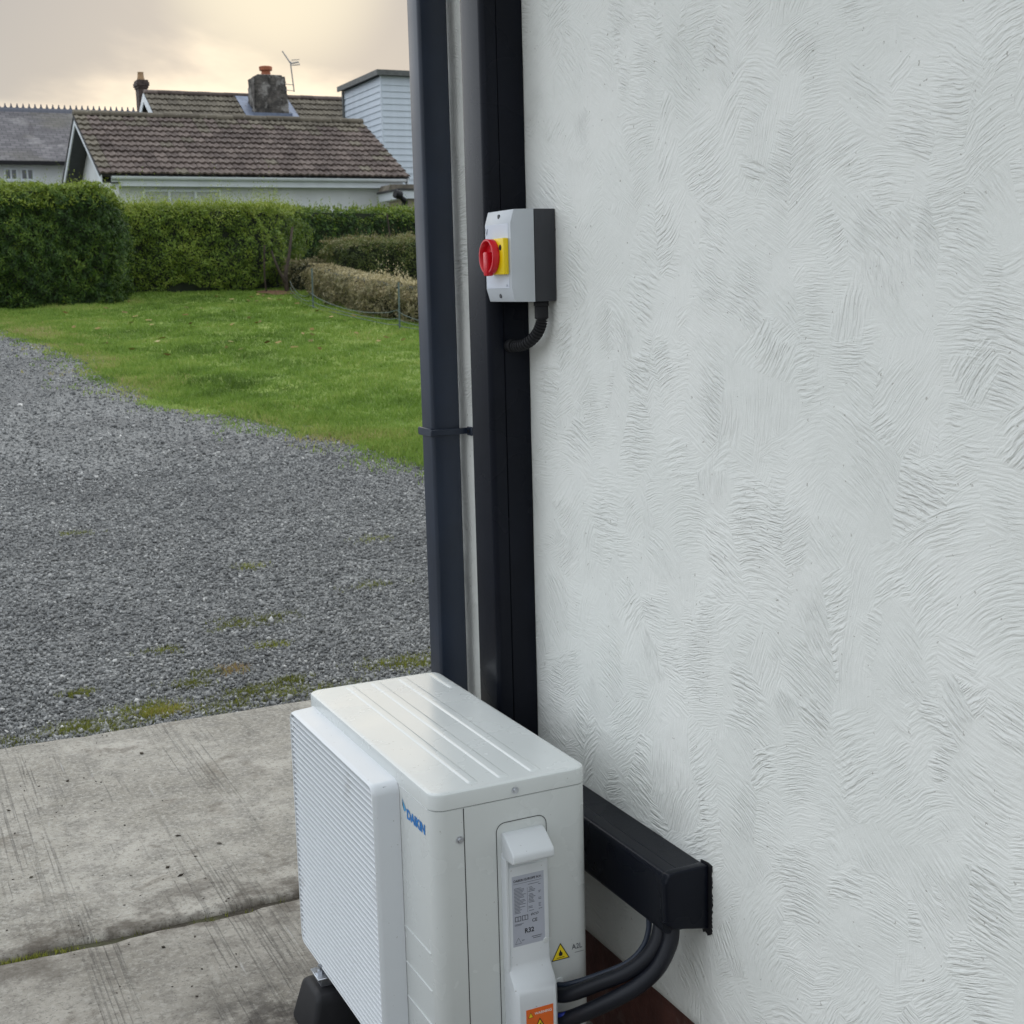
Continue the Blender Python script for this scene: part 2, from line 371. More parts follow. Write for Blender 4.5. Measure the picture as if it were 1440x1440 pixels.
# weeds growing through the gravel next to the paving
WEED = leaf_mat('weed_leaf', [(0.0, (0.09, 0.10, 0.02)), (0.4, (0.21, 0.225, 0.04)), (0.75, (0.36, 0.39, 0.06)), (1.0, (0.42, 0.28, 0.15))], 0.6, 0.3, 0.2)
spots = [(0.18, 3.75, 0.14, 60, .3), (0.34, 3.80, 0.09, 30, .25), (0.21, 3.41, 0.06, 30, .6), (0.0, 3.19, 0.08, 34, .98), (0.16, 2.97, 0.07, 60, .3), (0.0, 2.93, 0.08, 60, .35), (0.12, 2.86, 0.12, 50, .55),
         (-0.35, 2.86, 0.07, 190, .78), (-0.40, 2.92, 0.10, 90, .5), (-0.6, 3.17, 0.05, 40, .45), (-0.65, 2.83, 0.10, 90, .45), (-0.52, 2.80, 0.12, 60, .35), (0.62, 2.99, 0.13, 90, .5), (0.75, 2.95, 0.12, 60, .45), (0.30, 2.83, 0.12, 50, .3),
         (-0.21, 3.52, 0.06, 25, .45), (-0.19, 3.09, 0.08, 40, .3), (-0.11, 3.18, 0.05, 25, .3), (-0.1, 2.83, 0.14, 70, .4), (0.45, 4.6, 0.08, 25, .6), (-0.9, 2.80, 0.1, 30, .3), (0.9, 4.1, 0.1, 25, .4), (-0.25, 5.6, 0.08, 22, .5), (1.2, 4.9, 0.1, 20, .6)]
x = np.concatenate([rng.normal(a, c*0.6, int(d*2)) for a, b_, c, d, t in spots]); y = np.concatenate([np.maximum(EDGE+0.012, rng.normal(b_, c*0.32, int(d*2))) for a, b_, c, d, t in spots])
tint = np.concatenate([np.full(int(d*2), t) for a, b_, c, d, t in spots])
o = blades('weeds', x, y, gz, np.full(len(x), 0.021), np.full(len(x), 0.0035), 5, 0.009, WEED, tint); o['label'] = 'small yellow green weeds and moss along the paving edge'

# ------------------------------------------------------------------ concrete paving
g = NT('concrete')
P = g.tc.outputs['Object']
a = g.noise(2.2, 6, 0.62); b = g.noise(11, 6, 0.7); c_ = g.noise(70, 4, 0.75); d_ = g.noise(0.9, 3)
k = g.mix(g.ramp(a, 0.33, 0.68), (0.24, 0.220, 0.182), (0.42, 0.392, 0.338))
k = g.mix(g.ramp(b, 0.42, 0.62, 0, 0.55), k, (0.180, 0.167, 0.145))
k = g.mix(g.ramp(c_, 0.47, 0.62, 0, 0.62), k, (0.44, 0.42, 0.37))
k = g.mix(g.ramp(g.noise(48, 5, 0.8), 0.52, 0.64, 0, 0.6), k, (0.105, 0.094, 0.078))
k = g.mix(g.ramp(g.noise(130, 3, 0.7), 0.58, 0.68, 0, 0.75), k, (0.05, 0.048, 0.045))
k = g.mix(g.ramp(g.noise(4.5, 5, 0.7, dist=0.6), 0.54, 0.72, 0, 0.65), k, (0.105, 0.083, 0.058))
# brushed tine marks, in patches
mp = g.n('ShaderNodeMapping'); g.put(P, mp.inputs[0]); mp.inputs['Rotation'].default_value = (0, 0, R(-17)); mp.inputs['Scale'].default_value = (120, 0.9, 1)
br = g.noise(1.0, 2, 0.5, vec=mp.outputs[0], dist=0.15); mp3 = g.n('ShaderNodeMapping'); g.put(P, mp3.inputs[0]); mp3.inputs['Rotation'].default_value = (0, 0, R(-17)); mp3.inputs['Scale'].default_value = (5.5, 0.9, 1); patch = g.ramp(g.noise(1.0, 4, 0.6, vec=mp3.outputs[0]), 0.47, 0.60)
groove = g.math('MULTIPLY', g.ramp(br, 0.555, 0.60), patch)
k = g.mix(g.math('MULTIPLY', groove, 0.27), k, (0.09, 0.085, 0.078))
# brown stains gathered along the joint and damp soil round the rubber foot; the near slab is dirtier
sxy = g.n('ShaderNodeSeparateXYZ'); g.put(P, sxy.inputs[0])
jn = g.ramp(g.math('ABSOLUTE', g.math('SUBTRACT', sxy.outputs[1], 1.17)), 0.02, 0.30, 1.0, 0.0)
k = g.mix(g.math('MULTIPLY', jn, g.ramp(g.noise(5.5, 5, 0.65), 0.42, 0.66, 0, 0.8)), k, (0.070, 0.055, 0.040))
k = g.mix(g.ramp(sxy.outputs[1], 1.14, 1.15, 0.24, 0.0), k, (0.12, 0.105, 0.085))
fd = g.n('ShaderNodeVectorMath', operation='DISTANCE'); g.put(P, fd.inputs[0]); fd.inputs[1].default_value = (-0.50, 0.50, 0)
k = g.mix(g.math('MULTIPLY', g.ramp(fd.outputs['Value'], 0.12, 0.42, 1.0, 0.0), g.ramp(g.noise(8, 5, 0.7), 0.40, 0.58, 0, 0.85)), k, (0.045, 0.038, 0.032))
# white scuffs
mp2 = g.n('ShaderNodeMapping'); g.put(P, mp2.inputs[0]); mp2.inputs['Rotation'].default_value = (0, 0, R(70)); mp2.inputs['Scale'].default_value = (30, 2.4, 1)
k = g.mix(g.ramp(g.noise(1.0, 3, 0.6, vec=mp2.outputs[0]), 0.68, 0.74, 0, 0.45), k, (0.42, 0.41, 0.39))
g.set(k, 0.85, spec=0.3)
hh = g.math('ADD', g.math('MULTIPLY', b, 0.6), g.math('ADD', g.math('MULTIPLY', c_, 0.35), g.math('MULTIPLY', groove, -0.5)))
g.bump(hh, 0.006, 1.0); CONC = g.m
g = NT('joint_soil'); g.set(g.mix(g.ramp(g.noise(9, 4), 0.45, 0.62), (0.045, 0.036, 0.024), g.mix(g.noise(60, 3), (0.045, 0.045, 0.018), (0.075, 0.07, 0.035))), 0.95); g.bump(g.noise(80, 4), 0.01); SOIL = g.m
pav = tag(empty('paving'), kind='structure')
def slab(y0, y1, seed):
    xs = np.linspace(-7, 7.5 if y1 > 2 else 0.03, 220); 
    def edge(y, s): return y+0.006*fnoise(xs, xs*0, 2.6, seed+s)+0.004*fnoise(xs, xs*0, 9, seed+s+1)
    rows = []
    e0, e1 = edge(y0, 0), edge(y1, 2)
    for t, z in ((0, -0.10), (0, -0.012), (0.006, -0.002), (0.02, 0.0), (0.5, 0.0), (0.98, 0.0), (0.994, -0.002), (1, -0.012), (1, -0.10)):
        rows.append(np.stack([xs, e0+(e1-e0)*t, np.full_like(xs, z)], 1))
    v = np.array(rows).reshape(-1, 3); nr, nc = len(rows), len(xs); i = np.arange(nr*nc).reshape(nr, nc)
    f = np.stack([i[:-1, :-1].ravel(), i[:-1, 1:].ravel(), i[1:, 1:].ravel(), i[1:, :-1].ravel()], 1)
    o = link('concrete_slab', cloud_mesh('concrete_slab', v, f, CONC), pav); return o
slab(1.168, EDGE, 1); slab(-1.6, 1.144, 5); slab(-6, -1.634, 8)
mb = MB(); mb.box(-7, 7.4, 1.10, 1.21, -0.1, -0.014); mb.box(-7, 0.02, -1.67, -1.57, -0.1, -0.014); part('joint_fill', mb, SOIL, pav)
# moss and grit in the joint and loose bits on the concrete
n = 100; x = np.concatenate([rng.normal(-1.02, 0.07, 70), rng.uniform(-1.6, -0.3, n-70)]); y = 1.155+rng.normal(0, 0.008, n)
o = blades('moss', x, y, lambda X, Y: np.full_like(X, -0.012), np.full(n, 0.012), np.full(n, 0.003), 4, 0.005, WEED, np.concatenate([np.full(70, .6), np.full(n-70, .2)])); o['label'] = 'thin line of moss growing in the paving joint'
n = 260; x = rng.uniform(-1.9, -0.45, n); y = rng.uniform(0.3, 2.7, n)**1.0
big_ = rng.random(n) < 0.10
s = np.where(big_, rng.uniform(0.005, 0.010, n), rng.uniform(0.0015, 0.004, n)); b = rot_basis(n)
base = np.array([(1,0,0),(-1,0,0),(0,1,0),(0,-1,0),(0,0,1),(0,0,-1)], float); fc = np.array([(0,2,4),(2,1,4),(1,3,4),(3,0,4),(2,0,5),(1,2,5),(3,1,5),(0,3,5)])
v = np.einsum('nij,nkj->nki', b, base[None]*(s[:, None]*np.stack([rng.uniform(1, 1.8, n), np.ones(n), rng.uniform(.4, .8, n)], 1))[:, None, :]); v[:, :, 2] *= 0.6
v += np.stack([x, y, s*0.3], 1)[:, None, :]
DEB = leaf_mat('debris', [(0, (0.03, 0.024, 0.018)), (0.6, (0.09, 0.075, 0.055)), (1, (0.25, 0.23, 0.2))], 0.85, 0.3)
tag(link('debris', cloud_mesh('debris', v.reshape(-1, 3), (fc[None]+6*np.arange(n)[:, None, None]).reshape(-1, 3), DEB, np.repeat(rng.beta(1.2, 2.4, n), 6))), 'dark crumbs of soil and small stones lying on the concrete', kind='stuff')

# ------------------------------------------------------------------ rendered house wall
g = NT('wall_render')
sp_ = g.n('ShaderNodeSeparateXYZ'); g.put(g.tc.outputs['Object'], sp_.inputs[0])
c2 = g.n('ShaderNodeCombineXYZ'); g.put(sp_.outputs[1], c2.inputs[0]); g.put(sp_.outputs[2], c2.inputs[1])
P2 = c2.outputs[0]
def vm(op, a, b=None):
    n = g.n('ShaderNodeVectorMath', operation=op); g.put(a, n.inputs[0])
    if b is not None: g.put(b, n.inputs[3] if op == 'SCALE' else n.inputs[1])
    return n.outputs[0]
wn_ = g.n('ShaderNodeTexNoise', noise_dimensions='2D'); g.put(P2, wn_.inputs['Vector']); wn_.inputs['Scale'].default_value = 9; wn_.inputs['Detail'].default_value = 3
warp = vm('SCALE', vm('SUBTRACT', wn_.outputs['Color'], (0.5, 0.5, 0.5)), 0.020)
def stroke(scale, off, spread, bias, pitch, bend, stretch):
    v = vm('ADD', vm('ADD', P2, warp), (off, off*1.7, 0))
    v = vm('MULTIPLY', v, (1, stretch, 1))
    n = g.n('ShaderNodeTexVoronoi', voronoi_dimensions='2D', feature='F1'); g.put(v, n.inputs['Vector']); n.inputs['Scale'].default_value = scale
    s = g.n('ShaderNodeSeparateColor'); g.put(n.outputs['Color'], s.inputs[0])
    d = vm('MULTIPLY', vm('SUBTRACT', v, n.outputs['Position']), (1, 1/stretch, 0))
    ang = g.math('ADD', g.math('MULTIPLY', g.math('SUBTRACT', s.outputs[0], 0.5), spread), bias)
    ro = g.n('ShaderNodeVectorRotate', rotation_type='Z_AXIS'); g.put(d, ro.inputs['Vector']); g.put(ang, ro.inputs['Angle'])
    q = g.n('ShaderNodeSeparateXYZ'); g.put(ro.outputs[0], q.inputs[0]); u, vv = q.outputs[0], q.outputs[1]
    kb = g.math('MULTIPLY', g.math('SUBTRACT', s.outputs[1], 0.35), bend)
    v2 = g.math('ADD', vv, g.math('MULTIPLY', g.math('MULTIPLY', u, u), kb))
    pv = g.math('ADD', g.math('MULTIPLY', g.math('FRACT', g.math('MULTIPLY', s.outputs[0], 7.31)), 0.75*pitch), 0.62*pitch)
    cb = g.n('ShaderNodeCombineXYZ'); g.put(g.math('MULTIPLY', u, pitch*0.11), cb.inputs[0]); g.put(g.math('MULTIPLY', v2, pv), cb.inputs[1]); g.put(g.math('MULTIPLY', s.outputs[2], 37.0), cb.inputs[2])
    rn = g.noise(1.0, 2.5, 0.55, vec=cb.outputs[0])
    rn = g.ramp(rn, 0.25, 0.75)
    amp = g.math('DIVIDE', g.math('MULTIPLY', g.ramp(s.outputs[2], 0.0, 0.8, 0.55, 0.95), 0.95*pitch), pv)
    lift = g.math('MULTIPLY', g.math('MULTIPLY', u, g.math('SUBTRACT', s.outputs[1], 0.5)), 2.0)
    edge = g.ramp(n.outputs['Distance'], 0.25, 0.62, 1.0, 0.35)
    return g.math('ADD', g.math('MULTIPLY', g.math('MULTIPLY', rn, amp), edge), lift)
s1 = stroke(8.5, 0.0, R(115), R(-8), 250, 5.0, 0.72)
s2_ = stroke(7.0, 3.3, R(150), R(25), 220, 7.0, 1.1)
s3 = stroke(11.0, 7.1, R(90), R(0), 280, 4.0, 0.6)
m1 = g.ramp(g.noise(4.0, 2, 0.5, vec=P2, dim='2D'), 0.47, 0.53); m2 = g.ramp(g.noise(4.6, 2, 0.5, vec=vm('ADD', P2, (9, 4, 0)), dim='2D'), 0.50, 0.56)
def fm(f, a, b):
    n = g.n('ShaderNodeMix', data_type='FLOAT'); g.put(f, n.inputs[0]); g.put(a, n.inputs[2]); g.put(b, n.inputs[3]); return n.outputs[0]
hh = fm(m2, fm(m1, s1, s2_), s3)
worn = g.ramp(g.noise(2.6, 3, 0.55, vec=vm('ADD', P2, (2, 7, 0)), dim='2D'), 0.34, 0.56, 0.70, 1.0)
hh = g.math('MULTIPLY', hh, worn)
hh = g.math('ADD', hh, g.math('MULTIPLY', g.noise(7, 4, 0.6, vec=P2, dim='2D'), 1.6))
hh = g.math('ADD', hh, g.math('MULTIPLY', g.noise(420, 2, 0.6, vec=P2, dim='2D'), 0.12))
WALLH = hh
kc = g.mix(g.ramp(g.noise(3.2, 4, 0.6, vec=P2, dim='2D'), 0.35, 0.7), (0.765, 0.775, 0.735), (0.81, 0.815, 0.775))
kc = g.mix(g.ramp(g.noise(9, 5, 0.7, vec=P2, dim='2D'), 0.56, 0.78, 0, 0.10), kc, (0.66, 0.65, 0.60))
kc = g.mix(g.ramp(g.noise(85, 3, 0.6, vec=P2, dim='2D'), 0.735, 0.76, 0, 0.7), kc, (0.33, 0.31, 0.27))
g.set(kc, 0.75, spec=0.25); g.bump(hh, 0.0024, 1.0); WREND = g.m
PLINTH = mat('plinth_paint', (0.085, 0.030, 0.022), 0.7, var=0.3, vscale=14, bump=0.003, bscale=60, dirt=((0.16, 0.13, 0.11), 20, 0.6))
SOFF = mat('soffit_white', (0.7, 0.71, 0.7), 0.5); ROOFD = mat('dark_roof', (0.05, 0.048, 0.05), 0.8)
house = thing('house', 'white house wall with combed render over a red painted plinth', 'house')
WY0, WY1, WZ0, WZ1 = -4.5, 0.93, 0.196, 2.62
ys = np.linspace(WY0, WY1, 300); zs = np.linspace(WZ0, WZ1, 150)
Y, Z = np.meshgrid(ys, zs, indexing='ij')
X = -0.0006*fnoise(Y, Z, 2.2, 11)-0.0004*fnoise(Y, Z, 6, 12)
X += 0.010*np.clip((WZ0+0.012-Z)/0.012, 0, 1)**2
i = np.arange(X.size).reshape(X.shape)
f = np.stack([i[:-1, :-1].ravel(), i[1:, :-1].ravel(), i[1:, 1:].ravel(), i[:-1, 1:].ravel()], 1)
me = cloud_mesh('wall', np.stack([X.ravel(), Y.ravel(), Z.ravel()], 1), f[:, ::-1], WREND); me.polygons.foreach_set('use_smooth', np.ones(len(f), bool))
wall = link('wall', me, house)
mb = MB(); mb.box(0.004, 7, WY1-0.02, WY1, WZ0, WZ1); mb.box(0.012, 7, WY0, WY1-0.02, WZ0+0.002, WZ1-0.001); part('wall', mb, WREND, house)
mb = MB(); mb.box(0.010, 7.0, WY0+0.01, WY1-0.008, -0.1, WZ0-0.001); part('plinth', mb, PLINTH, house)
mb = MB(); mb.box(-0.34, 7.3, WY0-0.3, WY1+0.3, WZ1, WZ1+0.02); part('soffit', mb, SOFF, house)
mb = MB(); mb.box(-0.365, -0.342, WY0-0.3, WY1+0.3, WZ1-0.02, WZ1+0.16); part('fascia', mb, SOFF, house)
mb = MB(); mb.add([(-0.40, WY0-0.32, WZ1+0.17), (-0.40, WY1+0.32, WZ1+0.17), (3.5, WY1+0.32, WZ1+2.2), (3.5, WY0-0.32, WZ1+2.2), (7.4, WY1+0.32, WZ1+0.17), (7.4, WY0-0.32, WZ1+0.17)], [(0, 1, 2, 3), (3, 2, 4, 5), (1, 4, 2), (0, 3, 5), (0, 5, 4, 1)])
part('roof', mb, ROOFD, house)

# ------------------------------------------------------------------ black plastic: downpipe, trunking
def blackm(name, c, rough, spec=0.32):
    m = NT(name); f = m.noise(6, 4, 0.6); s = m.noise(90, 3, 0.6, scl=(1, 1, 0.05))
    k = m.mix(m.ramp(f, 0.35, 0.7), c, tuple(x*1.35 for x in c))
    k = m.mix(m.ramp(m.noise(35, 5, 0.7), 0.62, 0.78, 0, 0.035), k, (0.12, 0.115, 0.11))
    m.set(k, m.ramp(m.noise(5, 3, 0.5), 0.3, 0.7, rough*0.92, rough*1.1), spec=spec); m.bump(s, 0.0002, 0.6); return m.m
PIPE = blackm('black_pvc', (0.010, 0.017, 0.033), 0.42, 0.55); DUCT = blackm('black_trunking', (0.0052, 0.0064, 0.0108), 0.27, 0.14); RUB = blackm('black_rubber', (0.009, 0.009, 0.0105), 0.6)
dp = thing('downpipe', 'black square downpipe fixed to the wall corner', 'downpipe')
mb = MB(); mb.box(-0.087, -0.018, 0.802, 0.867, 0.02, 2.60); part('pipe', mb, PIPE, dp, 0.008, 3)
mb = MB()
mb.box(-0.0925, -0.0885, 0.799, 0.871, 1.1725, 1.1905); mb.box(-0.0925, 0.0, 0.7955, 0.799, 1.1745, 1.1885); mb.box(-0.0925, 0.0, 0.871, 0.8745, 1.1745, 1.1885); mb.box(-0.006, -0.001, 0.772, 0.7955, 1.172, 1.191)
part('pipe_clip', mb, PIPE, dp, 0.001, 1)
mb = MB()
for zz in (1.1815,): mb.tube([(-0.006, 0.783, zz), (-0.009, 0.783, zz)], 0.004, 8)
part('screw', mb, RUB, dp)

def arc(cx_, cy_, r, a0, a1, n=6): return [(cx_+r*math.cos(R(a0+(a1-a0)*k/n)), cy_+r*math.sin(R(a0+(a1-a0)*k/n))) for k in range(n+1)]
vt = thing('vertical_trunking', 'tall black plastic pipe trunking running up the white wall', 'trunking')
TY0, TY1, TX = 0.479, 0.578, -0.091
mb = MB(); mb.box(-0.0565, -0.0005, TY0, TY1, 0.50, 2.60); part('trunking_base', mb, DUCT, vt, 0.0015, 1)
mb = MB(); mb.prism([(-0.0585, TY0-0.0015), (-0.0585, TY1+0.0015)]+arc(TX+0.012, TY1-0.0105, 0.012, 90, 180)+arc(TX+0.012, TY0+0.0105, 0.012, 180, 270), 0.50, 2.60, 'z'); part('trunking_cover', mb, DUCT, vt, smooth=True)
ht = thing('horizontal_trunking', 'black plastic pipe trunking low on the wall behind the outdoor unit', 'trunking')
HY0, HY1, HZ0, HZ1, HX = -0.150, 0.60, 0.410, 0.5195, -0.0855
mb = MB(); mb.box(-0.052, -0.0005, HY0, HY1, HZ0, HZ1-0.002); part('trunking_base', mb, DUCT, ht, 0.0015, 1)
mb = MB(); mb.prism([(-0.0545, HZ1), (-0.0545, HZ0-0.001)]+arc(HX+0.012, HZ0+0.011, 0.012, 270, 180)+arc(HX+0.012, HZ1-0.012, 0.012, 180, 90), HY0, HY1, 'y'); part('trunking_cover', mb, DUCT, ht, smooth=True)
mb = MB(); mb.prism([(-0.001, HZ1+0.003), (-0.001, HZ0-0.004), (HX+0.012, HZ0+0.012), (HX-0.002, HZ0+0.022), (HX-0.003, HZ1-0.013), (HX+0.003, HZ1-0.001), (HX+0.013, HZ1+0.003)], -0.1645, HY0+0.006, 'y'); part('end_cap', mb, DUCT, ht, 0.004, 3)
mb = MB(); sl_ = []
for kq in range(40): sl_.append((-0.1665-random.uniform(0.004, 0.0085), HZ0-0.010+(HZ1-HZ0+0.014)*kq/39))
sl_ += [(-0.160, HZ1+0.006), (-0.14, HZ1+0.004), (-0.14, HZ0-0.006)]
for kq in range(9): sl_.append((-0.142-0.0028*kq, HZ0-0.007-random.uniform(0, 0.011)))
mb.prism([(y_, z_) for y_, z_ in sl_], -0.0002, -0.0030, 'x')
part('sealant', mb, RUB, ht)

# ------------------------------------------------------------------ isolator switch
GREYP = mat('grey_plastic', (0.50, 0.53, 0.56), 0.42, var=0.03); DARKP = mat('dark_grey_plastic', (0.028, 0.030, 0.036), 0.5, var=0.1, bump=0.0002, bscale=500)
RED = mat('red_plastic', (0.62, 0.006, 0.018), 0.3, var=0.04); YEL = mat('yellow_plastic', (0.86, 0.62, 0.0), 0.35, var=0.04); BLK = mat('black_ink', (0.012, 0.012, 0.014), 0.6, var=0)
PANELP = mat('label_panel', (0.58, 0.62, 0.70), 0.38, var=0.03); STEEL = mat('zinc_steel', (0.55, 0.57, 0.6), 0.32, 0.9, var=0.12, vscale=60)
iso = thing('isolator_switch', 'grey isolator switch box with red rotary knob on yellow plate', 'isolator switch')
IY0, IY1, IZ0, IZ1 = 0.3555, 0.470, 1.4690, 1.6430
mb = MB(); mb.box(-0.0455, -0.0012, IY0, IY1, IZ0, IZ1); part('back_box', mb, DARKP, iso, 0.0015, 2)
mb = MB(); mb.prism([(-0.0465, IZ0-0.0003), (-0.0465, IZ1+0.0003), (-0.089, IZ1-0.001), (-0.0962, IZ1-0.0255), (-0.0962, IZ0+0.0255), (-0.089, IZ0+0.001)], IY0-0.0003, IY1+0.0003, 'y'); part('lid', mb, GREYP, iso, 0.0012, 2)
mb = MB(); mb.box(-0.0970, -0.0955, IY0+0.009, IY1-0.004, IZ0+0.0265, IZ1-0.0265); part('front_label', mb, PANELP, iso, 0.0003, 1)
mb = MB(); mb.box(-0.1085, -0.0969, 0.3625, 0.434, 1.5215, 1.5895); yp = part('yellow_plate', mb, YEL, iso, 0.0025, 2)
mb = MB(); mb.tube([(-0.1089, 0.3760, 1.5720), (-0.10, 0.3760, 1.5720)], 0.0055, 14); part('padlock_hole', mb, BLK, yp)
KY, KZ = 0.4105, 1.5560
mb = MB(); nseg = 36; prof = [(-0.1085, 0.0300), (-0.1095, 0.0328), (-0.1220, 0.0330), (-0.1232, 0.0322), (-0.1232, 0.0296), (-0.1220, 0.0288), (-0.1110, 0.0268), (-0.1110, 0.0005)]
vs_ = [(px, KY+pr*math.cos(2*math.pi*q/nseg), KZ+pr*math.sin(2*math.pi*q/nseg)) for px, pr in prof for q in range(nseg)]
mb.add(vs_, [(i*nseg+q, i*nseg+(q+1) % nseg, (i+1)*nseg+(q+1) % nseg, (i+1)*nseg+q) for i in range(len(prof)-1) for q in range(nseg)])
kn = part('knob', mb, RED, iso, smooth=True)
mb = MB(); mb.prism([(KY-0.0075, KZ+0.009), (KY+0.0075, KZ+0.009), (KY+0.0095, KZ-0.020), (KY+0.0075, KZ-0.0365), (KY-0.0075, KZ-0.0365), (KY-0.0095, KZ-0.020)], -0.1110, -0.1262, 'x'); part('grip', mb, RED, kn, 0.003, 2)
for zz in (IZ1-0.0125, IZ0+0.0125):
    mb = MB(); mb.tube([(-0.0935, 0.413, zz), (-0.0900, 0.413, zz)], 0.0045, 12); part('lid_screw', mb, DARKP, iso)
text('logo', 'V', 0.019, face_out(-0.0973, 0.4655, 1.597), mat('blue_grey_ink', (0.07, 0.09, 0.14), 0.6, var=0), iso)
text('rating_text', '20A', 0.006, face_out(-0.0973, 0.378, 1.4985), mat('pale_ink', (0.3, 0.33, 0.4), 0.6, var=0), iso)

cdt = thing('corrugated_conduit', 'black corrugated conduit curving from the isolator box to the trunking', 'conduit')
mb = MB(); mb.tube([(-0.023, 0.378, 1.4690), (-0.023, 0.378, 1.4600)], 0.0155, 6); mb.tube([(-0.023, 0.378, 1.4600), (-0.023, 0.378, 1.4360)], 0.0135, 18); part('gland', mb, RUB, cdt, 0.001, 1)
pth = spline([(-0.023, 0.378, 1.440), (-0.0235, 0.381, 1.424), (-0.027, 0.396, 1.404), (-0.034, 0.422, 1.388), (-0.041, 0.450, 1.382), (-0.046, 0.4788, 1.382)], 20)
mb = MB(); mb.tube(pth, [0.0116 if (i % 5) in (0, 1, 2) else 0.0088 for i in range(len(pth))], 16); part('conduit_tube', mb, RUB, cdt, smooth=True)
mb = MB(); mb.tube([(-0.0445, 0.462, 1.382), (-0.046, 0.4787, 1.382)], 0.0130, 14); part('conduit_collar', mb, RUB, cdt, 0.001, 1)

# ------------------------------------------------------------------ outdoor unit
def shellm(name, c, rough):
    m = NT(name); k = m.mix(m.ramp(m.noise(3, 3), 0.3, 0.7), tuple(x*0.97 for x in c), c)
    k = m.mix(m.ramp(m.noise(26, 6, 0.7), 0.55, 0.95, 0, 0.10), k, (0.45, 0.43, 0.38))
    k = m.mix(m.ramp(m.noise(150, 2, 0.5), 0.735, 0.75, 0, 0.5), k, (0.2, 0.18, 0.14))
    m.set(k, m.ramp(m.noise(7, 4), 0.3, 0.7, rough*0.85, rough*1.25), spec=0.5); m.bump(m.noise(350, 2), 0.00012, 0.5); return m.m
IVORY = shellm('ivory_steel', (0.635, 0.66, 0.645), 0.24); SLATM = shellm('louvre_plastic', (0.64, 0.665, 0.68), 0.36); WHITEP = shellm('white_plastic', (0.66, 0.685, 0.70), 0.34)
SHADE = mat('dark_interior', (0.05, 0.052, 0.055), 0.7)
GREYL = mat('seam_shadow_gap', (0.03, 0.03, 0.03), 0.9, var=0)
STICK = mat('silver_sticker', (0.42, 0.44, 0.50), 0.45, var=0.03); INK = mat('grey_ink', (0.10, 0.105, 0.12), 0.6, var=0)
ORANGE = mat('orange_sticker', (0.75, 0.14, 0.02), 0.45, var=0.02); BLUE = mat('logo_blue', (0.0, 0.17, 0.52), 0.4, var=0.02); LBLUE = mat('logo_light_blue', (0.07, 0.36, 0.66), 0.4, var=0)
WINK = mat('white_ink', (0.78, 0.77, 0.74), 0.5, var=0); SYEL = mat('sticker_yellow', (0.80, 0.60, 0.02), 0.45, var=0.03)
m_ = SLATM.node_tree; bs_ = m_.nodes['Principled BSDF']; lk_ = bs_.inputs['Base Color'].links[0].from_socket
ge_ = m_.nodes.new('ShaderNodeNewGeometry'); n1_ = m_.nodes.new('ShaderNodeTexNoise'); n1_.inputs['Scale'].default_value = 9; n1_.inputs['Detail'].default_value = 7; n1_.inputs['Roughness'].default_value = 0.75; m_.links.new(ge_.outputs['Position'], n1_.inputs['Vector'])
r1_ = m_.nodes.new('ShaderNodeMapRange'); m_.links.new(n1_.outputs['Fac'], r1_.inputs[0]); r1_.inputs[1].default_value = 0.60; r1_.inputs[2].default_value = 0.74; r1_.inputs[4].default_value = 0.55
x1_ = m_.nodes.new('ShaderNodeMix'); x1_.data_type = 'RGBA'; m_.links.new(r1_.outputs[0], x1_.inputs[0]); m_.links.new(lk_, x1_.inputs[6]); x1_.inputs[7].default_value = (0.27, 0.25, 0.21, 1); m_.links.new(x1_.outputs[2], bs_.inputs['Base Color'])
unit = thing('outdoor_unit', 'ivory heat pump outdoor unit with louvred grille standing beside the white wall', 'outdoor unit')
XF, XB, UL, ZT, ZB = -0.4365, -0.1430, 0.687, 0.6715, 0.1215
ZS = 0.6415
def rrect(x0, x1, y0, y1, r, n=6):
    p = []
    for cx_, cy_, a0 in ((x1-r, y1-r, 0), (x0+r, y1-r, 90), (x0+r, y0+r, 180), (x1-r, y0+r, 270)):
        for k in range(n+1):
            a = R(a0+90*k/n); p.append((cx_+r*math.cos(a), cy_+r*math.sin(a)))
    return p
def loft(rings):
    mb = MB(); n = len(rings[0]); vs = [v for r_ in rings for v in r_]
    mb.add(vs, [(i*n+k, i*n+(k+1) % n, (i+1)*n+(k+1) % n, (i+1)*n+k) for i in range(len(rings)-1) for k in range(n)]+[tuple(range(n))[::-1], tuple((len(rings)-1)*n+k for k in range(n))])
    return mb
def ring(o_, z, r): return [(x, y, z) for x, y in rrect(XF+o_, XB-o_, o_, UL-o_, r)]
lid = loft([ring(-0.0008, ZS+0.0016, 0.026), ring(-0.0008, ZT-0.006, 0.026), ring(0.0006, ZT-0.0022, 0.0245), ring(0.004, ZT-0.0003, 0.021), ring(0.009, ZT, 0.018)])
ld = part('lid', lid, IVORY, unit, smooth=True)
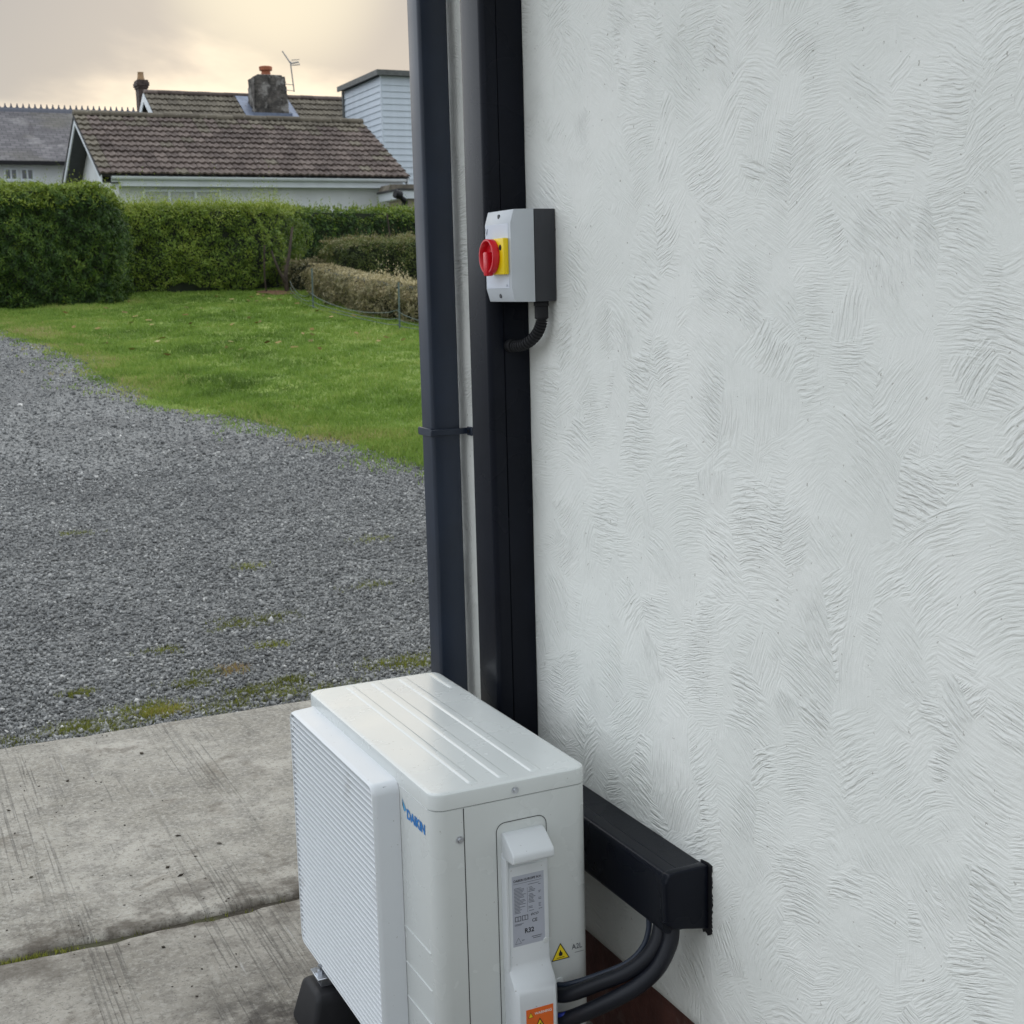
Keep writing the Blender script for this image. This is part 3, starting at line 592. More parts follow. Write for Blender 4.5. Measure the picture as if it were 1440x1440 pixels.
# pressed ribs on the lid
mb = MB()
for xc, wd in ((-0.3495, 0.009), (-0.2925, 0.010), (-0.2312, 0.010)):
    y0, y1 = 0.022, 0.672
    def rr(o_, z): return [(x, y, z) for x, y in rrect(xc-wd-0.002+o_, xc+wd-o_, y0+o_*2, y1-o_*2, 0.006-o_*0.5, 4)]
    m_ = loft([rr(0, ZT-0.0005), rr(0.0006, ZT+0.0003), rr(0.0035, ZT+0.0018), rr(0.0050, ZT+0.0020)]); mb.add(m_.v, m_.f)
part('rib', mb, IVORY, ld, smooth=True)
mb = MB(); mb.add(*(lambda m_: (m_.v, m_.f))(loft([[(x, y, ZT+z_) for x, y in rrect(-0.170, -0.150-o_, 0.55+o_, 0.678-o_, 0.008, 4)] for o_, z_ in ((0, -0.0004), (0.002, 0.0008), (0.003, 0.001))])))
part('rib', mb, IVORY, ld, smooth=True)
body = loft([ring(0.0015, ZB, 0.026), ring(0.0, ZB+0.003, 0.026), ring(0.0, ZS-0.0012, 0.026), ring(0.0012, ZS, 0.026)]); part('body', body, IVORY, unit, smooth=True)
part('lid_seam', loft([ring(0.0016, ZS-0.0008, 0.025), ring(0.0016, ZS+0.003, 0.025)]), GREYL, unit)
# the joint between front panel and side panel, and grooves pressed in the front panel
mb = MB(); mb.box(-0.3815, -0.3801, -0.0006, 0.001, ZB+0.004, ZS-0.0008); part('panel_joint', mb, GREYL, unit)
for zz in (0.3787, 0.3096, 0.2437, 0.178):
    mb = MB(); mb.prism([(XF+0.0005, zz-0.003), (XF-0.0013, zz-0.0004), (XF-0.0013, zz+0.0010), (XF+0.0005, zz+0.0018)], 0.030, 0.152, 'y'); part('groove', mb, IVORY, unit)
# grille
GX, GY0, GY1, GZ0, GZ1 = -0.4850, 0.1555, 0.668, 0.128, 0.6455
def gring(o_, x): return [(x, y, z) for y, z in rrect(GY0+o_, GY1-o_, GZ0+o_, GZ1-o_, 0.020-o_*0.3)]
mbf = MB(); n = len(gring(0, 0))
rings = [gring(-0.0018, XF-0.0006), gring(-0.0008, XF-0.004), gring(0.0012, GX+0.010), gring(0.0030, GX+0.002), gring(0.0052, GX), gring(0.0072, GX+0.0006), gring(0.0078, GX+0.004), gring(0.0080, GX+0.022)]
mbf.add([v for r_ in rings for v in r_], [(i*n+k, i*n+(k+1) % n, (i+1)*n+(k+1) % n, (i+1)*n+k) for i in range(len(rings)-1) for k in range(n)])
gr = part('grille', mbf, WHITEP, unit, smooth=True)
mb = MB(); mb.box(GX+0.021, XF-0.0005, GY0+0.006, GY1-0.006, GZ0+0.006, GZ1-0.006); part('grille_backing', mb, SHADE, gr)
mb = MB()
for q in range(10):
    yy = GY0+0.028+q*(GY1-GY0-0.056)/9; mb.box(GX+0.0125, GX+0.020, yy-0.002, yy+0.002, GZ0+0.008, GZ1-0.008)
part('stay_bar', mb, WHITEP, gr)
# slats: every louvre is its own part
mb = MB(); prof = [(GX+0.0026, -0.0046), (GX+0.0012, -0.0042), (GX+0.0006, -0.0030), (GX+0.0014, -0.0016), (GX+0.0080, 0.0010), (GX+0.0130, 0.0012), (GX+0.0130, -0.0014)]
mb.prism(prof, GY0+0.0076, GY1-0.0076, 'y'); slat_me = mb.mesh('slat', SLATM)
nsl = 44; pz = (GZ1-GZ0-0.030)/(nsl-1)
for q in range(nsl):
    s_ = link('slat', slat_me, gr); s_.location.z = GZ0+0.015+q*pz
for (yy, zz) in ((GY1-0.013, GZ1-0.030), (GY0+0.013, GZ1-0.030), (GY1-0.013, GZ0+0.03), (GY0+0.013, 0.372)):
    mb = MB(); mb.box(GX+0.0022, GX+0.012, yy-0.0055, yy+0.0055, zz-0.012, zz+0.012); part('grille_clip', mb, WHITEP, gr, 0.0012, 1)
# screws
for (x, z) in ((-0.3890, 0.5869), (-0.2846, 0.6546), (-0.389, 0.20)):
    mb = MB(); mb.tube([(x, -0.0004, z), (x, -0.0020, z)], 0.0066, 16); mb.tube([(x, -0.0018, z), (x, -0.0048, z)], [0.0045, 0.0036], 6); part('screw', mb, STEEL, unit)
# service cover: outline groove, stepped cover, hooded handle
CX0, CX1 = -0.3225, -0.2262
mb = MB(); pr = rrect(CX0, CX1, 0.126, 0.6015, 0.017); pi = rrect(CX0+0.0013, CX1-0.0013, 0.1273, 0.6002, 0.0157)
mb.add([(x, -0.0007, z) for x, z in pr]+[(x, -0.0007, z) for x, z in pi], [(i, (i+1) % len(pr), len(pr)+(i+1) % len(pr), len(pr)+i) for i in range(len(pr))]); part('cover_outline', mb, GREYL, unit)
def csec(x0, x1, d, z, e=0.008): return [(x0, 0.001, z), (x0+0.0008, -d*0.55, z), (x0+e*0.35, -d*0.88, z), (x0+e, -d, z), (x1-e, -d, z), (x1-e*0.35, -d*0.88, z), (x1-0.0008, -d*0.55, z), (x1, 0.001, z)]
rows = [(0.5480, 0.001), (0.5465, 0.006), (0.528, 0.006), (0.524, 0.010), (0.522, 0.0125), (0.345, 0.0125), (0.338, 0.0145), (0.330, 0.020), (0.318, 0.032), (0.308, 0.039), (0.300, 0.042), (0.285, 0.043), (0.150, 0.043), (0.135, 0.040), (0.130, 0.020), (0.129, 0.001)]
mb = MB(); secs = [csec(-0.3135, -0.2285, d, z) for z, d in rows]; n = 8
mb.add([v for s_ in secs for v in s_], [(i*n+k, i*n+k+1, (i+1)*n+k+1, (i+1)*n+k) for i in range(len(secs)-1) for k in range(n-1)]); cov = part('service_cover', mb, WHITEP, unit, smooth=True)
# hood of the handle
mb = MB(); hx0, hx1 = -0.3125, -0.2345
mb.prism([(0.001, 0.5835), (-0.008, 0.5825), (-0.014, 0.580), (-0.043, 0.560), (-0.0465, 0.5555), (-0.0465, 0.5445), (-0.043, 0.5405), (-0.012, 0.5385), (0.001, 0.5385)], hx0, hx1, 'x'); part('handle_hood', mb, WHITEP, cov, 0.0045, 3)
# left rim beside the rating plate
mb = MB(); mb.prism([(-0.3140, 0.001), (-0.3140, -0.010), (-0.3120, -0.0150), (-0.3085, -0.0150), (-0.3062, -0.0120), (-0.3062, 0.0)], 0.335, 0.5400, 'z'); part('cover_rim', mb, WHITEP, cov, smooth=True)
# rating plate
NPX0, NPX1, NPZ0, NPZ1, NPY = -0.3010, -0.2400, 0.3770, 0.5055, -0.0127
npl = MB(); npl.box(NPX0, NPX1, NPY, NPY+0.0004, NPZ0, NPZ1); rp = part('rating_plate', npl, STICK, cov)
NW, NH = NPX1-NPX0, NPZ1-NPZ0
def pl(u, v): return NPX0+u*NW, NPZ1-v*NH
x, z = pl(0.05, 0.085); text('plate_text', 'DAIKIN EUROPE N.V.', 0.0062, face_near(x, NPY-0.0003, z), BLK, rp, bold=0.00012, sx=0.92)
mb = MB()
def bar(u0, u1, v, h=0.006):
    x0_, z_ = pl(u0, v); x1_, _ = pl(u1, v); mb.box(x0_, x1_, NPY-0.0003, NPY-0.0001, z_-h*NH/2, z_+h*NH/2)
bar(0.05, 0.92, 0.112, 0.004)
for q in range(19):
    v_ = 0.175+q*0.0195; ln_ = random.uniform(0.16, 0.36)
    bar(0.06, 0.06+ln_, v_, 0.0065)
    if random.random() < 0.75: bar(0.50+random.uniform(0, 0.05), 0.62+random.uniform(0, 0.12), v_, 0.0065)
    if random.random() < 0.55: bar(0.82, 0.82+random.uniform(0.05, 0.12), v_, 0.0065)
bar(0.5, 0.85, 0.15, 0.006)
x0_, z0_ = pl(0.47, 0.19); mb.box(x0_, x0_+0.0004, NPY-0.0003, NPY-0.0001, z0_-0.045, z0_)
for u0 in (0.07, 0.29):     # two booklet pictograms
    for du, dv, dw, dh in ((0, 0, 0.19, 0.008), (0, 0.062, 0.19, 0.008), (0, 0, 0.02, 0.07), (0.17, 0, 0.02, 0.07), (0.085, 0, 0.018, 0.07)):
        xa, za = pl(u0+du, 0.575+dv); mb.box(xa, xa+dw*NW, NPY-0.0003, NPY-0.0001, za-dh*NH, za)
bar(0.06, 0.34, 0.685, 0.006); bar(0.06, 0.28, 0.70, 0.006); bar(0.58, 0.9, 0.905, 0.008); bar(0.62, 0.88, 0.93, 0.008); bar(0.27, 0.35, 0.925, 0.008)
part('plate_print', mb, INK, rp)
x, z = pl(0.55, 0.60); text('plate_text', 'eco', 0.0090, face_near(x, NPY-0.0003, z), BLK, rp, sx=1.15, sh=0.35)
x, z = pl(0.60, 0.695); text('plate_text', 'CE', 0.0085, face_near(x, NPY-0.0003, z), BLK, rp, bold=0.0001)
x, z = pl(0.36, 0.832); text('plate_text', 'R32', 0.0120, face_near(x, NPY-0.0003, z), BLK, rp, bold=0.0003, sx=0.95)
def tri_frame(mb_, cx_, z0_, w_, h_, y_, t_):
    a = [(cx_-w_/2, z0_), (cx_+w_/2, z0_), (cx_, z0_+h_)]; c0 = (cx_, z0_+h_/3)
    b = [(c0[0]+(p[0]-c0[0])*(1-t_), c0[1]+(p[1]-c0[1])*(1-t_)) for p in a]
    mb_.add([(p[0], y_, p[1]) for p in a+b], [(0, 1, 4, 3), (1, 2, 5, 4), (2, 0, 3, 5)])
def tri_solid(mb_, cx_, z0_, w_, h_, y_): mb_.add([(cx_-w_/2, y_, z0_), (cx_+w_/2, y_, z0_), (cx_, y_, z0_+h_)], [(0, 1, 2)])
mb = MB(); x, z = pl(0.16, 0.965); tri_frame(mb, x, z, 0.0125, 0.0115, NPY-0.0002, 0.16); part('plate_print', mb, INK, rp)
mb = MB(); mb.tube([(-0.2385, -0.0120, 0.3765), (-0.2385, -0.0142, 0.3765)], 0.0052, 16); part('cover_screw', mb, IVORY, cov, 0.0006, 1)
# A2L flammable sticker
mb = MB(); tri_solid(mb, -0.2044, 0.3260, 0.0350, 0.0305, -0.0009); sk = part('flammable_sticker', mb, SYEL, unit)
mb = MB(); tri_frame(mb, -0.2044, 0.3252, 0.0362, 0.0318, -0.0011, 0.14)
fl = [(0, 0), (3.2, .4), (4.4, 2.2), (3.8, 4.8), (2.6, 6.0), (2.3, 4.6), (1.2, 7.2), (-.2, 9.6), (-1.2, 7.2), (-2.6, 5.6), (-3.9, 3.6), (-3.6, 1.2), (-2.2, .2)]
mb.add([(-0.2044+a*0.00095, -0.0011, 0.3322+b*0.0013) for a, b in fl], [tuple(range(len(fl)))]); mb.box(-0.2044-0.0075, -0.2044+0.0075, -0.0012, -0.001, 0.3290, 0.3300); part('sticker_print', mb, BLK, sk)
text('sticker_text', 'A2L', 0.0140, face_near(-0.1818, -0.0009, 0.3385), INK, unit, bold=0.0001, sx=0.9)
mb = MB(); mb.box(-0.176, -0.158, -0.0010, -0.0008, 0.3315, 0.3322); part('sticker_text', mb, INK, unit)
# dent at the foot of the side panel
mb = MB(); mb.tube([(-0.207, 0.001, 0.283), (-0.207, -0.0016, 0.283)], [0.010, 0.008], 18); part('blanking_cap', mb, IVORY, unit, smooth=True)
# orange warning label
OY = -0.0436
mb = MB(); mb.box(-0.2945, -0.2425, OY, OY+0.0004, 0.175, 0.2735); wl = part('warning_label', mb, ORANGE, cov)
text('label_text', 'WARNING', 0.0068, face_near(-0.2785, OY-0.0003, 0.2615), WINK, wl, bold=0.00012)
mb = MB(); tri_solid(mb, -0.2862, 0.2585, 0.0095, 0.0090, OY-0.0003); tri_solid(mb, -0.2690, 0.2200, 0.036, 0.0335, OY-0.0003); part('label_print', mb, SYEL, wl)
mb = MB(); tri_frame(mb, -0.2690, 0.2190, 0.038, 0.0355, OY-0.0005, 0.14); tri_frame(mb, -0.2862, 0.2582, 0.0100, 0.0096, OY-0.0005, 0.16)
bo = [(0.5, 18), (-4, 9), (-1, 9.4), (-3, 3), (3.5, 11), (0.8, 10.6), (3, 18)]
mb.add([(-0.2690+a*0.001, OY-0.0006, 0.2210+b*0.0013) for a, b in bo], [tuple(range(len(bo)))]); part('label_print', mb, BLK, wl)
# logo on the front panel
mb = MB(); mb.add([(XF-0.0008, 0.1400, 0.6215), (XF-0.0008, 0.1215, 0.6060), (XF-0.0008, 0.1310, 0.6000)], [(0, 1, 2)]); part('logo_mark', mb, LBLUE, unit)
mb = MB(); mb.add([(XF-0.0008, 0.1400, 0.6215), (XF-0.0008, 0.1310, 0.6000), (XF-0.0008, 0.1395, 0.6090)], [(0, 1, 2)]); part('logo_mark', mb, BLK, unit)
text('logo_text', 'DAIKIN', 0.0240, face_out(XF-0.0008, 0.1195, 0.5925), BLUE, unit, bold=0.0010, sx=1.06)

# rubber feet (one in view, one under the near end) carry the unit
def foot(yc, label):
    t = thing('rubber_foot', label, 'support foot', 'rubber feet under the outdoor unit')
    mb = MB(); pr_l = [(-0.072, 0.001), (0.072, 0.001), (0.056, 0.090), (0.036, 0.100), (-0.036, 0.100), (-0.056, 0.090)]
    m2_ = loft([[(xx_ + (0.026*z_/0.1 if xx_ < -0.3 else -0.026*z_/0.1), yc+y_, z_) for y_, z_ in pr_l] for xx_ in (-0.535, -0.075)]); mb.v, mb.f, mb.mi = m2_.v, m2_.f, m2_.mi; part('foot_block', mb, RUB, t, 0.012, 3)
    mb = MB(); mb.box(-0.492, -0.11, yc-0.020, yc+0.020, 0.1000, 0.1035); mb.box(-0.492, -0.11, yc-0.020, yc-0.017, 0.1035, 0.116); mb.box(-0.492, -0.11, yc+0.017, yc+0.020, 0.1035, 0.116); part('mounting_rail', mb, STEEL, t)
    mb = MB(); mb.box(-0.5, -0.455, yc-0.027, yc+0.027, 0.1162, 0.1205); part('foot_bracket', mb, STEEL, t, 0.001, 1)
    mb = MB(); mb.tube([(-0.488, yc, 0.1205), (-0.488, yc, 0.128)], 0.0085, 6); mb.tube([(-0.488, yc, 0.128), (-0.488, yc, 0.138)], 0.004, 10); part('bolt', mb, STEEL, t)
foot(0.530, 'black rubber block with zinc bolt under the far end of the outdoor unit')
foot(0.13, 'black rubber block carrying the near end of the outdoor unit')

# pipes and cables between unit and trunking
def cable(name, label, pts, r, m, cat='pipe', seg=14):
    mb = MB(); p = spline(pts, 14); mb.tube(p, r, seg); return tag(link(name, mb.mesh(name, m, smooth=True)), label, cat)
LAG = blackm('pipe_lagging', (0.007, 0.008, 0.012), 0.38)
cable('insulated_pipe', 'upper of two thick black insulated pipes curving up into the trunking', [(-0.222, 0.004, 0.262), (-0.2045, -0.03, 0.2739), (-0.165, -0.075, 0.3069), (-0.1325, -0.105, 0.3314), (-0.1028, -0.122, 0.358), (-0.082, -0.125, 0.385), (-0.070, -0.120, 0.414)], 0.0135, LAG)
cable('insulated_pipe', 'lower outer black insulated pipe curving below the first one', [(-0.232, 0.004, 0.212), (-0.2125, -0.03, 0.2276), (-0.1842, -0.07, 0.2577), (-0.1489, -0.108, 0.2924), (-0.1181, -0.128, 0.3177), (-0.0898, -0.14, 0.3475), (-0.068, -0.142, 0.385), (-0.060, -0.137, 0.414)], 0.0145, LAG)
cable('power_cable', 'thin glossy black cable running above the insulated pipes', [(-0.215, 0.004, 0.278), (-0.1989, -0.02, 0.2864), (-0.1494, -0.06, 0.3143), (-0.1136, -0.085, 0.3382), (-0.0906, -0.095, 0.3662), (-0.0803, -0.095, 0.3928), (-0.078, -0.093, 0.414)], 0.0052, PIPE, 'cable', 10)
BLUEC = mat('blue_cable', (0.005, 0.02, 0.22), 0.4)
cable('blue_cable', 'short blue cable loop beneath the insulated pipes', [(-0.232, 0.004, 0.222), (-0.220, -0.030, 0.238), (-0.200, -0.034, 0.240), (-0.186, -0.030, 0.222), (-0.186, -0.020, 0.200)], 0.0045, BLUEC, 'cable', 10)
n = 60; x = rng.uniform(-0.10, -0.02, n); y = rng.uniform(-0.12, 0.25, n); s = rng.uniform(0.003, 0.010, n); b = rot_basis(n)
v = np.einsum('nij,nkj->nki', b, base[None]*s[:, None, None])+np.stack([x, y, s*0.4], 1)[:, None, :]
tag(link('soil_crumbs', cloud_mesh('soil_crumbs', v.reshape(-1, 3), (fc[None]+6*np.arange(n)[:, None, None]).reshape(-1, 3), DEB, np.repeat(rng.beta(1.2, 4, n), 6))), 'dark soil crumbs against the foot of the wall', kind='stuff')

# ------------------------------------------------------------------ hedges
CORE = mat('hedge_inner', (0.018, 0.026, 0.010), 0.9, var=0.4, vscale=3)
def hedge(name, label, cat, poly, z0, z1, dens, leaf, ramp, top_shoots=0.0, bulge=0.12, gap=0.0, tmean=0.42, shoot_h=0.16, seed=0, base_lift=0.0, long=1.0, topbias=0.22, group=None, slope=0.0, inset=0.26, rnd=0.12):
    """poly: plan outline, counter-clockwise. Leaves fill a shell round a dark twiggy core."""
    t = thing(name, label, cat, group)
    P_ = np.array(poly, float); n = len(P_); Q = np.roll(P_, -1, 0); e = Q-P_; ln = np.linalg.norm(e, axis=1); nr = np.stack([e[:, 1], -e[:, 0]], 1)/ln[:, None]
    c = P_.mean(0)
    # core
    mb = MB(); pn = nr+np.roll(nr, 1, 0); pn /= np.maximum(np.linalg.norm(pn, axis=1), 0.3)[:, None]; inn = P_-pn*inset
    mb.prism([tuple(p) for p in inn], z0-0.1, z1-0.09, 'z'); mb.v = [(a_, b_, c_+slope*(b_-c[1])) for a_, b_, c_ in mb.v]; part('twigs', mb, CORE, t)
    # side leaves
    N = int(dens*ln.sum()*(z1-z0)); k = rng.choice(n, N, p=ln/ln.sum()); s = rng.random(N)
    h = rng.random(N)
    zz = z0+gap+(z1-z0-gap)*h
    pos = P_[k]+e[k]*s[:, None]
    along = s*ln[k]+k*3.1
    b_ = bulge*(0.55*fnoise(along, zz, 0.45, seed+1)+0.35*fnoise(along, zz, 1.3, seed+2))
    prof_ = -0.25*bulge*((h-0.55)*2)**4*2.0
    b_ = b_+0.06*fnoise(along, zz, 2.6, seed+9)
    off = b_+prof_-np.abs(rng.normal(0, 0.06, N))+0.02-rnd*2.2*np.clip((h-0.80)/0.20, 0, 1)**2
    pos = pos+nr[k]*off[:, None]
    if gap: zz = zz+np.clip(0.35-h, 0, 1)*0.30*fnoise(along, along*0, 0.8, seed+6)
    A = np.stack([pos[:, 0], pos[:, 1], zz], 1); nrm = np.stack([nr[k, 0], nr[k, 1], np.full(N, 0.35)], 1)
    tn = tmean+0.10*fnoise(along, zz, 0.5, seed+3)+0.10*fnoise(along, zz, 1.9, seed+4)+rng.normal(0, 0.12, N)+topbias*np.clip((h-0.86)/0.14, 0, 1)
    # top leaves
    bb = P_.min(0), P_.max(0); M = int(dens*(bb[1]-bb[0]).prod()*0.75)
    q = rng.uniform(bb[0], bb[1], (M, 2)); ok = np.ones(M, bool)
    for i_ in range(n): ok &= ((q-P_[i_])*nr[i_]).sum(1) < 0.02
    q = q[ok]; M = len(q)
    zt = z1+0.05*fnoise(q[:, 0], q[:, 1], 0.7, seed+5)+0.035*fnoise(q[:, 0], q[:, 1], 2.4, seed+7)-np.abs(rng.normal(0, 0.04, M))
    ed_ = np.min(np.stack([-((q-P_[i_])*nr[i_]).sum(1) for i_ in range(n)], 1), 1); zt -= rnd*1.6*np.clip(1-ed_/0.40, 0, 1)**2
    zt += 0.05*fnoise(q[:, 0], q[:, 1], 0.28, seed+12)
    B = np.stack([q[:, 0], q[:, 1], zt], 1)
    A = np.concatenate([A, B]); nrm = np.concatenate([nrm, np.tile([0, -0.1, 1.0], (M, 1))]); tn = np.concatenate([tn, np.clip(tmean+topbias+rng.normal(0, 0.12, M), 0, 1)])
    N = len(A)
    nrm = nrm/np.linalg.norm(nrm, axis=1)[:, None]+rng.normal(0, 0.55, (N, 3)); nrm /= np.linalg.norm(nrm, axis=1)[:, None]
    ta = rng.normal(size=(N, 3))+np.array([0, 0, 0.7*long]); ta -= nrm*(ta*nrm).sum(1)[:, None]; ta /= np.linalg.norm(ta, axis=1)[:, None]; bi = np.cross(nrm, ta)
    L_ = leaf*rng.uniform(0.6, 1.35, N)*long; W_ = leaf*rng.uniform(0.30, 0.55, N)
    v = np.stack([A-ta*L_[:, None]/2, A+bi*W_[:, None]/2, A+ta*L_[:, None]/2+nrm*(0.15*L_)[:, None], A-bi*W_[:, None]/2], 1)
    fa = np.arange(4*N).reshape(-1, 4); tt = np.repeat(np.clip(tn, 0, 1), 4)
    V = v.reshape(-1, 3)
    if top_shoots:
        S = int(top_shoots*(bb[1]-bb[0]).prod()); q = rng.uniform(bb[0], bb[1], (S, 2)); ok = np.ones(S, bool)
        for i_ in range(n): ok &= ((q-P_[i_])*nr[i_]).sum(1) < 0.03
        q = q[ok]; S = len(q); hh_ = shoot_h*rng.gamma(2.2, 0.42, S)*np.clip(1+0.7*fnoise(q[:, 0], q[:, 1], 0.55, seed+8), 0.15, 3)
        per = 7
        for j in range(per):
            f_ = (j+rng.random(S))/per; ln2 = leaf*rng.uniform(0.6, 1.0, S)*(1.15-0.5*f_)
            a_ = rng.uniform(0, 2*np.pi, S); ctr = np.stack([q[:, 0]+0.03*f_*np.cos(a_*3), q[:, 1]+0.03*f_*np.sin(a_*3), z1-0.02+hh_*f_], 1)
            d_ = np.stack([np.cos(a_)*0.55, np.sin(a_)*0.55, np.full(S, 0.85)], 1); sd_ = np.stack([-np.sin(a_), np.cos(a_), np.zeros(S)], 1)
            vv = np.stack([ctr, ctr+d_*(ln2*0.5)[:, None]+sd_*(ln2*0.22)[:, None], ctr+d_*ln2[:, None], ctr+d_*(ln2*0.5)[:, None]-sd_*(ln2*0.22)[:, None]], 1).reshape(-1, 3)
            fa = np.concatenate([fa, np.arange(4*S).reshape(-1, 4)+len(V)]); V = np.concatenate([V, vv]); tt = np.concatenate([tt, np.repeat(np.clip(tmean+topbias+0.12+rng.normal(0, 0.1, S), 0, 1), 4)])
    V[:, 2] += slope*(V[:, 1]-c[1])
    o = link('foliage', cloud_mesh('foliage', V, fa, leaf_mat(name+'_leaf', ramp, 0.5, 0.3, 0.2), tt), t); o['kind'] = 'stuff'
    return t
GREEN_D = [(0.0, (0.014, 0.034, 0.008)), (0.4, (0.036, 0.082, 0.013)), (0.7, (0.105, 0.175, 0.02)), (1.0, (0.26, 0.33, 0.04))]
GREEN_M = [(0.0, (0.026, 0.055, 0.009)), (0.4, (0.12, 0.195, 0.022)), (0.75, (0.25, 0.325, 0.04)), (1.0, (0.40, 0.43, 0.09))]
GREEN_B = [(0.0, (0.026, 0.038, 0.012)), (0.4, (0.088, 0.120, 0.026)), (0.75, (0.18, 0.185, 0.052)), (1.0, (0.27, 0.21, 0.12))]
TAN = [(0.0, (0.055, 0.050, 0.026)), (0.35, (0.18, 0.165, 0.08)), (0.7, (0.37, 0.315, 0.165)), (1.0, (0.58, 0.49, 0.29))]
hedge('tall_hedge', 'tall dense dark green hedge block at the left end of the lawn', 'hedge', [(-3.2, 19.3), (1.6, 19.45), (2.35, 19.55), (2.58, 19.75), (2.68, 20.3), (2.65, 21.6), (-3.2, 21.6)], 1.30, 3.16, 3400, 0.044, GREEN_D, 80, 0.16, tmean=0.43, seed=1, topbias=0.48, long=1.4, shoot_h=0.10, rnd=0.15)
hedge('privet_hedge', 'long mid green hedge with fuzzy pale new shoots along its top', 'hedge', [(2.3, 21.35), (5.2, 21.6), (5.75, 21.9), (6.35, 22.7), (6.3, 23.3), (2.3, 22.9)], 1.46, 2.99, 2500, 0.050, GREEN_M, 260, 0.18, 0.10, tmean=0.46, seed=2, shoot_h=0.17)
hedge('laurel_hedge', 'dark shady hedge running behind the rounded clipped bush', 'hedge', [(6.1, 24.6), (16, 27.0), (16, 28.4), (6.1, 25.9)], 1.72, 3.16, 1300, 0.065, GREEN_D, 60, 0.16, tmean=0.36, seed=3, topbias=0.42, shoot_h=0.10)
hedge('clipped_bush', 'rounded clipped green bush with pinkish brown top behind the straw coloured hedge', 'bush', [(6.22, 20.9), (6.5, 20.1), (7.2, 19.7), (12.5, 19.0), (12.5, 21.2), (8.2, 22.6), (6.9, 22.6), (6.35, 21.8)], 1.45, 2.36, 2000, 0.048, GREEN_B, 60, 0.14, tmean=0.42, seed=4, topbias=0.30, shoot_h=0.07)
# low straw-coloured hedge curling round the bed
hedge('straw_hedge', 'low dry straw coloured hedge curving along the wire fence', 'hedge', [(5.62, 20.2), (5.45, 18.3), (5.40, 16.8), (5.7, 15.0), (6.2, 13.6), (6.75, 13.8), (6.30, 15.2), (6.05, 16.9), (6.12, 18.4), (6.3, 20.1), (6.0, 20.6)], 1.12, 1.70, 2600, 0.048, TAN, 160, 0.10, tmean=0.47, seed=5, topbias=0.32, shoot_h=0.07, long=1.4, slope=0.08, inset=0.2)
hedge('heather_clump', 'small low brown clump between the straw hedge and the clipped bush', 'plant', [(5.55, 21.3), (5.75, 21.0), (6.35, 21.0), (6.5, 21.4), (6.3, 21.8), (5.7, 21.8)], 1.5, 2.02, 1500, 0.05, TAN, 120, 0.10, tmean=0.20, seed=6, topbias=0.16, shoot_h=0.06, inset=0.15)

BARK = mat('bark', (0.055, 0.040, 0.028), 0.9, var=0.35, vscale=12, bump=0.01, bscale=40)
tr = thing('small_tree', 'thin bare trunk leaning at the right end of the mid green hedge', 'tree')
mb = MB(); mb.tube(spline([(5.52, 21.0, 1.42), (5.50, 21.02, 1.75), (5.60, 21.1, 2.1), (5.75, 21.3, 2.6)], 6), [0.042-0.0012*i for i in range(19)], 8); part('trunk', mb, BARK, tr, smooth=True)
mb = MB(); mb.tube(spline([(5.50, 21.0, 1.62), (5.36, 20.98, 1.9), (5.28, 21.05, 2.2)], 6), [0.03-0.0012*i for i in range(13)], 7); mb.tube(spline([(5.2, 21.2, 1.45), (5.18, 21.2, 1.8), (5.22, 21.25, 2.3)], 6), 0.016, 6); part('branch', mb, BARK, tr, smooth=True)
tr2 = thing('bare_shrub', 'thin grey bare stems standing in the dark hedge', 'shrub')
mb = MB(); mb.tube(spline([(8.25, 23.2, 1.74), (8.28, 23.2, 2.3), (8.22, 23.2, 2.95)], 6), 0.014, 6); part('stem', mb, BARK, tr2, smooth=True)

# net fence along the straw hedge
FENCE = mat('green_wire', (0.10, 0.14, 0.13), 0.55)
fn = thing('wire_fence', 'low sagging wire fence with thin green posts before the straw hedge', 'fence')
posts = [(5.42, 20.4), (5.00, 17.93), (5.19, 14.81), (5.75, 13.3)]
for (x, y) in posts[1:]:
    z = float(hgt(y)); mb = MB(); mb.tube([(x, y, z-0.05), (x+0.01, y, z+0.62)], 0.012, 7); part('post', mb, FENCE, fn, smooth=True)
for z_, sag in ((0.05, 0.01), (0.13, 0.05), (0.24, 0.11)):
    mb = MB()
    for (a, b_) in zip(posts[:-1], posts[1:]):
        pts = []
        for k in range(13):
            t = k/12; x = a[0]+(b_[0]-a[0])*t; y = a[1]+(b_[1]-a[1])*t; pts.append((x-0.03, y, float(hgt(y))+z_+(0.02 if k in (0, 12) else 0)-sag*4*t*(1-t)))
        mb.tube(pts, 0.0045, 5, cap=False)
    part('wire', mb, FENCE, fn, smooth=True)
# red-brown bare earth at the end of the hedge
ear = NT('red_earth'); ear.set(ear.mix(ear.noise(6, 4), (0.10, 0.045, 0.02), (0.19, 0.10, 0.05)), 0.95); ear.bump(ear.noise(30, 4), 0.02)
mb = MB(); pp = [(5.35+0.30*math.cos(a)*(1+0.2*math.sin(3*a)), 21.0+0.6*math.sin(a)*(1+0.15*math.cos(2*a))) for a in np.linspace(0, 2*np.pi, 24, endpoint=False)]
mb.add([(x, y, float(lawn_z(np.array(x), np.array(y)))+0.012) for x, y in pp]+[(5.35, 21.0, float(hgt(21.0))+0.05)], [(i, (i+1) % 24, 24) for i in range(24)]); tag(link('earth_patch', mb.mesh('earth_patch', ear.m)), kind='structure')

